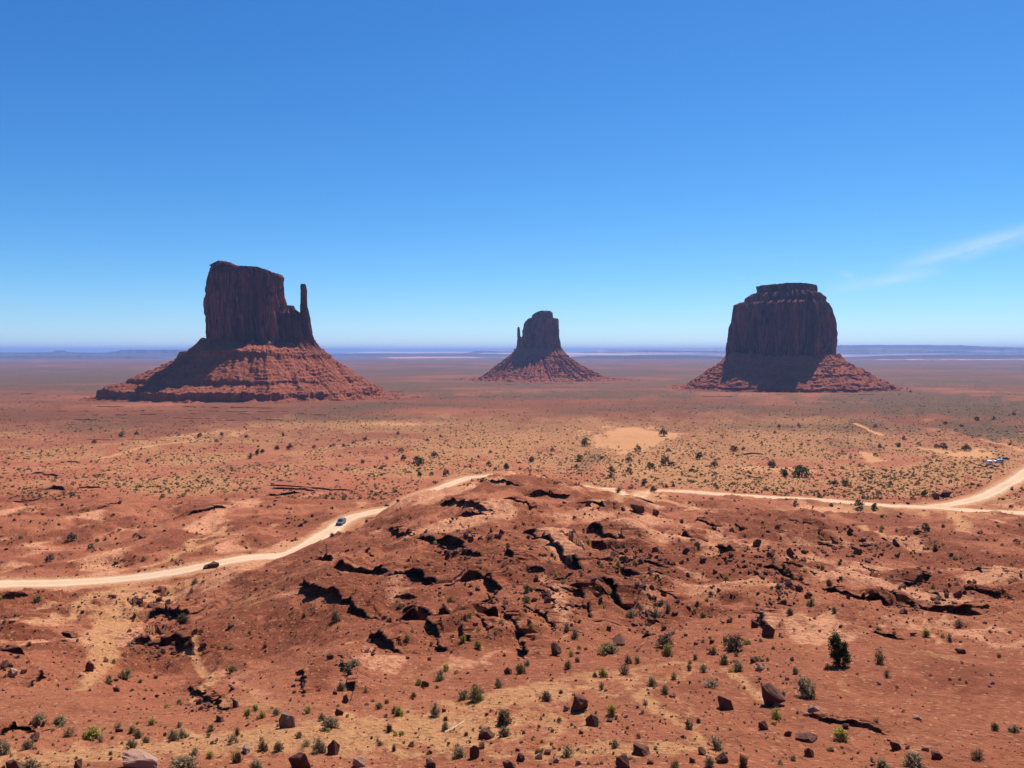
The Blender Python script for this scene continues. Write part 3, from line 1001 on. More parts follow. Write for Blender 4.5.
def talus_mesh(Y, pxc, ztop, ax, by, runs, zfoot, profile, seed, amp=3.0, nth=760, nt=190, cliffmask=None, gully=4.0, front=None):
    """apron of debris: runs = (right, back, left, front) horizontal runs in metres; profile = [(run fraction, drop fraction, is cliff)]"""
    xc = wx_(pxc, Y)
    th = np.linspace(0, 2 * np.pi, nth, endpoint=False)
    ct, sn = np.cos(th), np.sin(th)
    wts = np.stack([np.clip(ct, 0, 1) ** 2, np.clip(sn, 0, 1) ** 2, np.clip(-ct, 0, 1) ** 2, np.clip(-sn, 0, 1) ** 2])
    run = (wts * np.array(runs)[:, None]).sum(0)
    ang = lambda s, o: fbm2(np.cos(th) * s + o, np.sin(th) * s - o, 4, seed)
    run = run * (1 + 0.10 * ang(2.0, 1.0) + 0.06 * ang(6.0, 5.0))
    pr = np.array([(p[0], p[1]) for p in profile])
    isc = np.array([p[2] for p in profile])
    # parameter along the profile, with plenty of samples on the cliffs
    t0 = np.arange(len(pr))
    tt = np.linspace(0, len(pr) - 1, nt)
    rf, df = np.interp(tt, t0, pr[:, 0]), np.interp(tt, t0, pr[:, 1])
    # smooth alternative with no cliffs
    keep = isc == 0
    dsm = np.interp(rf, [0, 1], [0, 1]) ** 0.92
    cm = cliffmask(th) if cliffmask is not None else np.ones_like(th)
    cm = np.clip(cm + 0.35 * ang(5.0, 9.0) + 0.45 * ang(17.0, 4.0), 0, 1)
    seg = np.clip(np.floor(tt).astype(int), 0, len(pr) - 2)
    onc = isc[seg + 1] > 0
    # each cliff line wanders in and out a little
    wob = np.zeros((nt, nth))
    for sgm in np.unique(seg[onc]):
        wv = 0.036 * ang(9.0, 3.0 + sgm * 7) + 0.010 * ang(30.0, 2.0 + sgm * 5)
        wgt = np.exp(-((tt - sgm - 0.5) / 0.9) ** 2)
        wob += wgt[:, None] * wv[None, :]
    rr = rf[:, None] + wob
    if front is not None:
        fw = sstep(0.72, 0.97, -sn)[None, :]
        f0, f1 = np.interp(tt, t0, [p_[0] for p_ in front])[:, None], np.interp(tt, t0, [p_[1] for p_ in front])[:, None]
        rr = (rf[:, None] * (1 - fw) + f0 * fw) + wob
        df = df[:, None] * (1 - fw) + f1 * fw
    else:
        df = df[:, None] + 0 * rr
    dd = df * cm[None, :] + dsm[:, None] * (1 - cm[None, :])
    Rx = ax + rr * run[None, :]
    Ry = by + rr * run[None, :]
    X = Rx * ct[None, :]
    Yv = Ry * sn[None, :]
    drop = ztop - zfoot
    Zv = ztop - dd * drop
    mask = np.clip(rf * 6, 0, 1)[:, None] * np.where(onc, 0.35, 1.0)[:, None]
    Zv = Zv + mask * amp * (fbm2((X + seed * 31) / 34, Yv / 34, 5, seed + 1) * 1.0 + 0.6 * fbm2(X / 9, Yv / 9, 3, seed + 2) - 0.5 * np.abs(fbm2(X / 26, Yv / 26, 3, seed + 12)))
    g = ridged2(th[None, :] * 9 + 1.5 * fbm2(th * 2, th * 0, 2, seed)[None, :], rf[:, None] * 2.2 + 0 * th[None, :], 4, seed + 4)
    Zv = Zv + mask * gully * (g - 0.7) * np.sin(np.clip(rf, 0, 1) * np.pi)[:, None]
    Zv = Zv + (1 - np.clip(rf * 9, 0, 1))[:, None] * (4 + 9 * ang(8.0, 6.0) + 5 * ang(21.0, 8.0))[None, :].clip(0) 
    lay = 6.5 if Y < 2000 else 9.0
    qz = Zv / lay + 0.9 * fbm2(X / 90, Yv / 90, 4, seed + 6)
    fq = qz - np.floor(qz)
    gate_ = np.clip(0.25 + 1.2 * fbm2((X + Yv) / 55, (X - Yv) / 55, 3, seed + 7), 0, 1) * mask
    Zv = Zv + lay * gate_ * 0.9 * (np.floor(qz) + sstep(0.30, 0.70, fq) - qz)
    V = np.stack([xc + X, Y + Yv, Zv], -1)
    cap = V[0].copy()
    ring = V[0].copy()
    ring[:, :2] = np.array([xc, Y]) + (ring[:, :2] - np.array([xc, Y])) * 0.3
    ring[:, 2] = ztop - 5
    V = np.concatenate([ring[None], V], 0)
    return mesh_np('talus_slope', V.reshape(-1, 3), [grid_faces(nt + 1, nth, True)[:, ::-1], np.arange(nth)[None, :]], smooth=False)


def butte(name, label, Y, pxc):
    e = empty(name, (0, 0, 0))
    tag(e, label, 'butte', None, 'thing')
    return e


# nearest butte, left: broad block, low shoulder and a separate thumb
YW = 1600.0
wm = butte('sandstone_butte', 'largest butte, broad block with a thin free-standing thumb at its right edge', YW, 260)
link('tower', tower_mesh(YW, [(262.6, 219, 231), (265.0, 214, 236), (267.6, 209, 240), (268.6, 208.5, 266), (269.8, 208, 269.5), (272.5, 207.5, 271), (273.6, 207.2, 281), (277, 206.5, 284), (297, 204.5, 284.5), (307, 204, 286.5), (330, 205, 290), (345, 206, 292), (356, 205, 294)],
                       58, 3.0, 1.0, 420, 110, 3, 0.4, 4.5, -0.8, 0.15), wm, M['cliff'])
link('shoulder', tower_mesh(YW - 6, [(305.6, 288, 293), (308.5, 286, 294), (312, 283, 298), (314, 282, 301), (330, 280, 305), (345, 278, 309), (356, 277, 311)], 40, 3.0, 1.1, 220, 60, 8, 0.3), wm, M['cliff'])
link('thumb', tower_mesh(YW - 8, [(284, 301.3, 305.2), (286, 300.7, 306), (291, 300.8, 307), (307, 300.2, 307), (313, 300.2, 308.5), (319, 299.8, 310), (334, 298, 312.3), (345, 297, 315.5), (356, 296, 317)], 15, 2.6, 0.7, 140, 80, 12, 0.3), wm, M['cliff'])
bench = [(0, 0), (.28, .065), (.36, .11), (.372, .21), (.54, .46), (.64, .60), (.652, .675), (.83, .77), (.842, .905), (1.0, .955), (1.2, .985), (1.42, 1.02)]
prof = [(0, 0, 0), (.10, .10, 0), (.17, .175, 0), (.185, .26, 1), (.40, .45, 0), (.60, .60, 0), (.612, .675, 1), (.83, .77, 0), (.842, .905, 1), (1.0, .955, 0), (1.2, .985, 0), (1.42, 1.02, 0)]
cmk = lambda th: 1 - sstep(0.1, 0.75, np.cos(th)) * 0.85
link('talus_slope', talus_mesh(YW, 258, wz_(344.5, YW), 118, 60, (150, 190, 215, 195), ZC - 100, prof, 2, 2.6, cliffmask=cmk, gully=0.8, front=bench), wm, M['talus'])

# farthest butte, middle: slim thumb on the left
YE = 3200.0
em = butte('sandstone_butte', 'smallest and farthest butte, narrow thumb at its left edge, steep apron half in shadow', YE, 540)
link('tower', tower_mesh(YE, [(311, 540, 550), (312.3, 536.5, 551.5), (315, 532.2, 552), (317.8, 531.5, 552.3), (318.4, 529, 557), (319.6, 527, 558), (323, 524.6, 558.4), (330.5, 523.2, 559), (338, 522.2, 559.5), (350, 521, 560.5), (358, 519, 561)],
                       66, 2.5, 0.9, 300, 90, 21, 0.4), em, M['cliff'])
link('thumb', tower_mesh(YE - 10, [(327, 517.6, 519.4), (329, 517.2, 520.0), (336, 517.1, 520.5), (338.5, 517.2, 522.5), (350, 516, 526), (358, 515, 527)], 12, 2.6, 0.6, 100, 60, 27, 0.3), em, M['cliff'])
prof2 = [(0, 0, 0), (.13, .20, 0), (.135, .25, 1), (.31, .46, 0), (.318, .51, 1), (.50, .68, 0), (.508, .73, 1), (.72, .86, 0), (.726, .90, 1), (.95, .965, 0), (1.3, .99, 0), (1.6, 1.03, 0)]
link('talus_slope', talus_mesh(YE, 538.5, wz_(349.5, YE), 92, 80, (215, 240, 165, 230), ZC - 121, prof2, 5, 4.0, 620, 190, lambda th: 0.35 + 0.5 * sstep(-0.2, 0.6, np.cos(th)), 1.5), em, M['talus'])

# right butte: wide drum with a stepped cap
YM = 2200.0
mb = butte('sandstone_butte', 'right hand butte, massive wide drum with a stepped flat cap', YM, 782)
link('tower', tower_mesh(YM, [(285.0, 764, 804), (285.8, 755.5, 817.3), (292.6, 756, 817.4), (293.6, 750, 822), (297.6, 744, 827.3), (302, 742.2, 828), (302.8, 737, 830), (305.2, 732, 832), (317, 730.6, 835.4), (332, 730, 836), (355, 728, 835.6), (368, 726, 837)],
                       150, 1.7, 0.9, 460, 120, 33, 0.3, -1.0, -0.5, 0.7, 0.6), mb, M['cliff'])
prof3 = [(0, 0, 0), (.20, .22, 0), (.207, .26, 1), (.48, .48, 0), (.487, .53, 1), (.74, .74, 0), (.86, .86, 0), (.868, .935, 1), (1.0, .975, 0), (1.2, .995, 0), (1.4, 1.03, 0)]
link('talus_slope', talus_mesh(YM, 782, wz_(356.5, YM), 152, 150, (150, 170, 122, 150), ZC - 108, prof3, 9, 3.4, 700, 190, lambda th: 0.45 + 0.4 * sstep(0, 0.6, -np.sin(th)), 1.2), mb, M['talus'])


# ------------------------------------------------------------------ far mesas and mountains on the skyline (terrain)
def mesa(name, Y, prof, depth, mat, seed, cliff=0.45):
    xs = np.arange(prof[0][0], prof[-1][0] + 0.01, 0.5)
    tp = np.interp(xs, [p[0] for p in prof], [p[1] for p in prof])
    n = len(xs)
    k = Y / F
    hb = np.array([float(base_h(min(max(x, -250), 1280), Y)) for x in xs])
    z0 = ZC - hb - 6
    z1 = ZC - (tp - HY) * k
    z1 = np.maximum(z1 + 0.18 * k * fbm2(xs / 14, xs * 0, 3, seed), z0 + 1)
    hgt = z1 - z0
    w = 350 * fbm2(xs / 22, xs * 0 + 3, 3, seed + 1)
    rows = []
    for yo, f in ((-2.6, 0.0), (-1.0, 1 - cliff), (-0.75, 1.0), (0.0, 1.02), (3.0, 1.02), (3.4, 1 - cliff), (5.0, 0.0)):
        yy_ = Y + w * (1 if yo < 1 else 0.3) + yo * depth / 5
        rows.append(np.stack([(xs - 512) * k * (yy_ / Y), yy_, z0 + np.minimum(f, 1.0) * hgt + (f > 1) * 2], -1))
    V = np.array(rows)
    me = mesh_np(name, V.reshape(-1, 3), grid_faces(len(rows), n), smooth=False)
    o = link(name, me, None, mat)
    tag(o, kind='structure')
    return o


def mat_far(name, a, b):
    t = NT(name, 0.95, 0.05)
    hz = t.noise(0.004, 4, 0.6, stretch=(0.05, 0.05, 2.5))
    return t.color(t.mix(t.ramp(hz, 0.4, 0.62), a, b))


mfar = mat_far('far_mesa_rock', (0.040, 0.026, 0.026), (0.065, 0.038, 0.034))
mpal = mat_far('far_pale_bands', (0.040, 0.026, 0.028), (0.55, 0.38, 0.33))
mesa('hills', 21000, [(-140, 353), (-20, 352.6), (48, 352.4), (53, 352.0), (56, 350.4), (64, 350.2), (67, 352.0), (80, 352.6), (106, 352.7), (112, 351.8), (118, 351.2), (121, 350.0), (150, 349.8), (186, 350.0), (191, 351), (240, 352), (300, 355.5)], 3500, mfar, 3)
mesa('hills', 23000, [(300, 356), (325, 354.2), (360, 353.6), (430, 353.6), (470, 353.4), (520, 354.6)], 3000, mfar, 13)
mesa('hills', 33000, [(340, 353.6), (366, 352.2), (376, 351.0), (386, 350.9), (398, 352.2), (430, 352.0), (452, 351.3), (475, 352.4), (505, 353.6)], 4000, mpal, 23, 0.2)
mesa('hills', 25000, [(466, 354), (473, 351.2), (490, 350.6), (512, 350.4), (540, 352.6), (575, 352.8), (590, 351.0), (600, 350.0), (640, 350.2), (700, 349.8), (738, 349.8), (780, 350), (840, 349)], 4000, mpal, 33, 0.5)
mesa('hills', 22000, [(800, 354), (826, 349.2), (838, 348.5), (900, 348.3), (965, 348.2), (1024, 348.9), (1120, 349), (1200, 353)], 4000, mpal, 43, 0.6)
mesa('hills', 27000, [(800, 350), (820, 346.4), (840, 345.4), (880, 345.1), (930, 345.2), (962, 345.5), (976, 346.3), (985, 346.6), (998, 347.0), (1040, 348.2), (1090, 350)], 4000, mfar, 53, 0.2)


mesa('hills', 15000, [(-140, 358), (-100, 356.6), (-20, 356.2), (60, 355.9), (130, 356.6), (165, 358.2)], 2200, mfar, 63, 0.4)
mesa('hills', 15500, [(560, 358.2), (590, 356.2), (640, 355.5), (700, 355.8), (740, 357.8)], 2200, mfar, 73, 0.4)
mesa('hills', 15000, [(842, 358.3), (880, 356.2), (930, 355.4), (1000, 355.3), (1060, 356.0), (1120, 358)], 2200, mfar, 83, 0.4)


# ------------------------------------------------------------------ haze: one closed box of even air
def haze():
    bm = bmesh.new()
    bmesh.ops.create_cube(bm, size=1.0)
    lo, hi = float(min(Z.min(), ZC - 160)) - 12, ZC + 200
    for v in bm.verts:
        v.co = Vector((v.co.x * 360000, v.co.y * 260000, lo if v.co.z < 0 else hi))
    me = bpy.data.meshes.new('haze')
    bm.to_mesh(me)
    bm.free()
    m = bpy.data.materials.new('haze_air')
    m.use_nodes = True
    n = m.node_tree.nodes
    n.clear()
    out = n.new('ShaderNodeOutputMaterial')
    pv = n.new('ShaderNodeVolumePrincipled')
    pv.inputs['Color'].default_value = (*HAZE_COLOR, 1)
    pv.inputs['Density'].default_value = HAZE_DENSITY
    pv.inputs['Anisotropy'].default_value = 0.0
    m.node_tree.links.new(pv.outputs[0], out.inputs['Volume'])
    o = link('haze', me, None, m)
    tag(o, kind='stuff')


haze()


# ------------------------------------------------------------------ ledges beyond the road, where the bedding crops out
def ledge_mesh(P, a, seed, gaps=False):
    """a broken cap of hard rock over a hollow: jagged lip, undercut face, top running back into the slope"""
    P = np.array(P, float)
    L = np.concatenate([[0], np.cumsum(np.linalg.norm(np.diff(P, axis=0), axis=1))])
    r = np.random.default_rng(seed)
    n = int(np.clip(L[-1] / (0.11 * a), 30, 420))
    s = np.linspace(0, L[-1], n)
    X, Yv = np.interp(s, L, P[:, 0]), np.interp(s, L, P[:, 1])
    k = np.ones(9) / 9
    sm = lambda v: np.convolve(np.pad(v, 4, mode='edge'), k, 'valid')
    tx, ty = sm(np.gradient(sm(X))), sm(np.gradient(sm(Yv)))
    ln = np.hypot(tx, ty) + 1e-9
    nx, ny = -ty / ln, tx / ln
    # joint blocks along the lip
    cuts = np.cumsum(r.exponential(1.3 * a, int(L[-1] / (0.6 * a)) + 20) + 0.3 * a)
    bi = np.searchsorted(cuts, s)
    boff = r.uniform(-0.35, 0.55, bi.max() + 2)[bi]
    bh = r.uniform(-0.35, 0.12, bi.max() + 2)[bi]
    bt = r.uniform(0.07, 0.24, bi.max() + 2)[bi]
    wig = fbm2(s / (0.5 * a), s * 0, 3, seed)
    lip = a * (boff + 0.55 * fbm2(s / (6 * a), s * 0 + 4, 3, seed + 2) + 0.13 * wig)
    env = np.clip(np.minimum(s, L[-1] - s) / (0.14 * L[-1]), 0, 1) ** 0.7

    def at(d):
        x, y = X + nx * (lip + d), Yv + ny * (lip + d)
        return x, y, np.array([ground_z(u, v) for u, v in zip(x, y)])
    fx, fy, fz = at(-0.6 * a)
    tx_, ty_, tz = at(1.9 * a)
    _, _, tz2 = at(1.4 * a)
    top = np.maximum(np.maximum(tz, tz2), fz + 0.35 * a * env) + a * (0.05 + bh * 0.4) * env + 0.04 * a * wig - 0.35 * a * (1 - env)
    if gaps:
        gate = sstep(-0.12, 0.22, fbm2(s / (16 * a), s * 0 + 2, 3, seed + 11))
        top = top * gate + (fz - 0.4 * a) * (1 - gate)
    top = np.maximum(top, fz - 0.4 * a)
    rows = []

    def row(d, z):
        x, y, _ = X + nx * (lip + d), Yv + ny * (lip + d), 0
        rows.append(np.stack([x, y, z], -1))
    row(1.7 * a, np.minimum(fz, tz2) - 0.9 * a)
    row(1.35 * a, top - a * (bt + 0.25))
    row(0.14 * a, top - a * bt)
    row(-0.06 * a, top - a * bt * 0.6)
    row(0.0 * a, top - 0.03 * a)
    row(0.08 * a, top)
    nface = len(rows)
    for dk, blend in ((0.5, 1.0), (1.0, 0.95), (1.5, 0.6), (2.1, 0.2)):
        x, y, gz = at(dk * a)
        rows.append(np.stack([x, y, np.maximum(gz + 0.03 * a, top * blend + (gz + 0.03 * a) * (1 - blend)) + 0.05 * a * fbm2(s / (0.6 * a), s * 0 + dk * 9, 3, seed + 5)], -1))
    x, y, gz = at(3.0 * a)
    rows.append(np.stack([x, y, gz - 0.15 * a], -1))
    V = np.array(rows)
    me = mesh_np('rock_ledge', V.reshape(-1, 3), grid_faces(len(rows), n), smooth=False)
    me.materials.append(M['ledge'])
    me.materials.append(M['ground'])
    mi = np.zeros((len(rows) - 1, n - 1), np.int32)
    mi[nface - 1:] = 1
    fl = V.reshape(-1, 3)
    jj = np.clip(np.searchsorted(uc, fl[:, 0] / fl[:, 1]), 0, len(uc) - 1)
    ii = np.clip(np.searchsorted(Yr, fl[:, 1]), 0, len(Yr) - 1)
    if len(me.vertices) == len(fl):
        for nm, arr in SOILS:
            at_ = me.attributes.new(nm, 'FLOAT_COLOR', 'POINT')
            at_.data.foreach_set('color', arr[ii, jj].ravel())
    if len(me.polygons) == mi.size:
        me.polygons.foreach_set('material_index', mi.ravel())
    return me


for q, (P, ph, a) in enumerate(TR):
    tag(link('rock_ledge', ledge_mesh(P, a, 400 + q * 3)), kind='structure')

FARLEDGES = [([(20, 408), (80, 407.4), (160, 407.3), (240, 407.5), (300, 408)], 1.6), ([(10, 411.5), (120, 411), (250, 411.3), (340, 412)], 1.0), ([(40, 415), (110, 414.4), (200, 414.3), (290, 414.6), (350, 415)], 1.6),
             ([(30, 421), (100, 420.6), (180, 420.5), (260, 420.6), (330, 421.5)], 1.7), ([(90, 418), (170, 417.5), (240, 417.8)], 1.0), ([(0, 426), (60, 425), (130, 425.5)], 1.0),
             ([(28, 474), (42, 474.5), (56, 478)], 4), ([(12, 505), (30, 502), (44, 498)], 4), ([(42, 492), (52, 490), (63, 491.5)], 8), ([(76, 490), (88, 487.5), (102, 488)], 5), ([(186, 520), (206, 516), (230, 513)], 8),
             ([(96, 512), (108, 509), (122, 506)], 3), ([(266, 497), (282, 496), (302, 495)], 6), ([(262, 485), (290, 487), (330, 490), (362, 490.5)], 3), ([(270, 489), (295, 490), (318, 492)], 4), ([(100, 473), (112, 471)], 3), ([(66, 462), (82, 464)], 3),
             ([(742, 455), (752, 453.5), (766, 454)], 3.5), ([(748, 478), (766, 479)], 2.5), ([(60, 440), (110, 439), (160, 440)], 1.2), ([(330, 400), (380, 399), (420, 401)], 1.2), ([(430, 398), (500, 396.5), (560, 397)], 0.8),
             ([(760, 395), (830, 394), (900, 395)], 0.9), ([(695, 397), (735, 396.4)], 1.0), ([(18, 394), (34, 393.4)], 1.2), ([(42, 396), (54, 395.2)], 1.2), ([(385, 392), (405, 391)], 0.8), ([(900, 440), (960, 441)], 1.0), ([(470, 385), (560, 383.5), (620, 384)], 0.6)]
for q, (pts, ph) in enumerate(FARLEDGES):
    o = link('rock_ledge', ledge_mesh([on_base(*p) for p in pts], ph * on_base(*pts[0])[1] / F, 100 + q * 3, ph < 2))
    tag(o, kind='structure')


# ------------------------------------------------------------------ rocks
def hull_bm(seed, n=16, flat=0.7, box=3.5):
    """angular block: the hull of points spread over a rounded box; about 1 unit wide, base near z = 0"""
    r = np.random.default_rng(seed)
    q = r.normal(size=(n, 3))
    q /= (np.abs(q) ** box).sum(1, keepdims=True) ** (1 / box)
    q *= r.uniform(0.82, 1.0, (n, 1))
    shear = r.normal(0, .18, (3, 3)) + np.eye(3)
    q = q @ shear
    bm = bmesh.new()
    for v in q:
        bm.verts.new(v)
    h = bmesh.ops.convex_hull(bm, input=bm.verts)
    bmesh.ops.delete(bm, geom=[g for g in h['geom_interior'] if isinstance(g, bmesh.types.BMVert)], context='VERTS')
    bmesh.ops.dissolve_limit(bm, angle_limit=R(14), verts=bm.verts, edges=bm.edges)
    co = np.array([v.co[:] for v in bm.verts])
    lo, sz = co.min(0), np.ptp(co, axis=0)
    dy = r.uniform(.7, 1)
    for v in bm.verts:
        c = (np.array(v.co[:]) - lo) / sz - np.array([.5, .5, 0])
        v.co = Vector((c[0], c[1] * dy, (c[2] - 0.20) * flat))
    return bm


def hull_mesh(seed, n, flat, detail):
    bm = hull_bm(seed, n, flat)
    if detail:
        bmesh.ops.bevel(bm, geom=bm.edges[:], offset=0.018, segments=1, affect='EDGES', profile=0.6)
        bmesh.ops.triangulate(bm, faces=bm.faces)
        for _ in range(2):
            bmesh.ops.subdivide_edges(bm, edges=[e_ for e_ in bm.edges if e_.calc_length() > 0.06], cuts=1, use_grid_fill=True)
        bmesh.ops.triangulate(bm, faces=bm.faces)
        bm.normal_update()
        co = np.array([v.co[:] for v in bm.verts])
        d = 0.030 * fbm3(co[:, 0] * 5 + seed, co[:, 1] * 5, co[:, 2] * 9, 4) + 0.018 * np.abs(perlin3(co[:, 0] * 3, co[:, 1] * 3 + seed, co[:, 2] * 16))
        for v, k in zip(bm.verts, d):
            v.co += v.normal * float(k)
    me = bpy.data.meshes.new('boulder')
    bm.to_mesh(me)
    bm.free()
    return me


def hull_np(seed, n=9, flat=0.7):
    bm = hull_bm(seed, n, flat)
    bmesh.ops.triangulate(bm, faces=bm.faces)
    bm.verts.index_update()
    V = np.array([v.co[:] for v in bm.verts])
    Fc = np.array([[v.index for v in f.verts] for f in bm.faces])
    bm.free()
    return V, Fc


ROCKS = [hull_mesh(40 + k, 13, 0.72, True) for k in range(9)]
SLABS = [hull_mesh(80 + k, 18, 0.36, True) for k in range(5)]
BLOCKS = [hull_mesh(140 + k, 14, 0.75, False) for k in range(8)]
RMESH = {}


def rock_mesh(kind, k, mat):
    key = (kind, k, mat)
    if key not in RMESH:
        me = {'rock': ROCKS, 'slab': SLABS, 'block': BLOCKS}[kind][k].copy()
        me.name = 'boulder'
        me.materials.append(M[mat])
        RMESH[key] = me
    return RMESH[key]


def put_rock(x, y, z, w, h, kind, mat, rz=None, k=None):
    """w, h: apparent width and height in metres"""
    n = {'rock': 9, 'slab': 5, 'block': 8}[kind]
    k = random.randrange(n) if k is None else k % n
    o = bpy.data.objects.new('boulder', rock_mesh(kind, k, mat))
    C.objects.link(o)
    f = {'rock': 0.72 * 0.8, 'slab': 0.36 * 0.8, 'block': 0.75 * 0.8}[kind]
    o.location = (x, y, z)
    o.scale = (w, w * random.uniform(0.8, 1.1), h / f)
    gx, gy = slope_at(x, y)
    nv = Vector((-gx * 0.6, -gy * 0.6, 1)).normalized()
    qd = Vector((0, 0, 1)).rotation_difference(nv)
    rz = random.uniform(-0.5, 0.5) if rz is None else rz
    o.rotation_euler = (qd.to_matrix() @ Matrix.Rotation(rz, 3, 'Z')).to_euler()
    return o


# label machinery: landmarks named by hand; everything else says where it lies from one of them
LAND = []        # (px, py, phrase)
AUTO = []        # (object, px, py, base phrase, rank key)


def words(n):
    return ['', 'second nearest ', 'third nearest ', 'fourth nearest ', 'fifth nearest ', 'sixth nearest ', 'seventh nearest ', 'eighth nearest ', 'ninth nearest ', 'tenth nearest '][n]


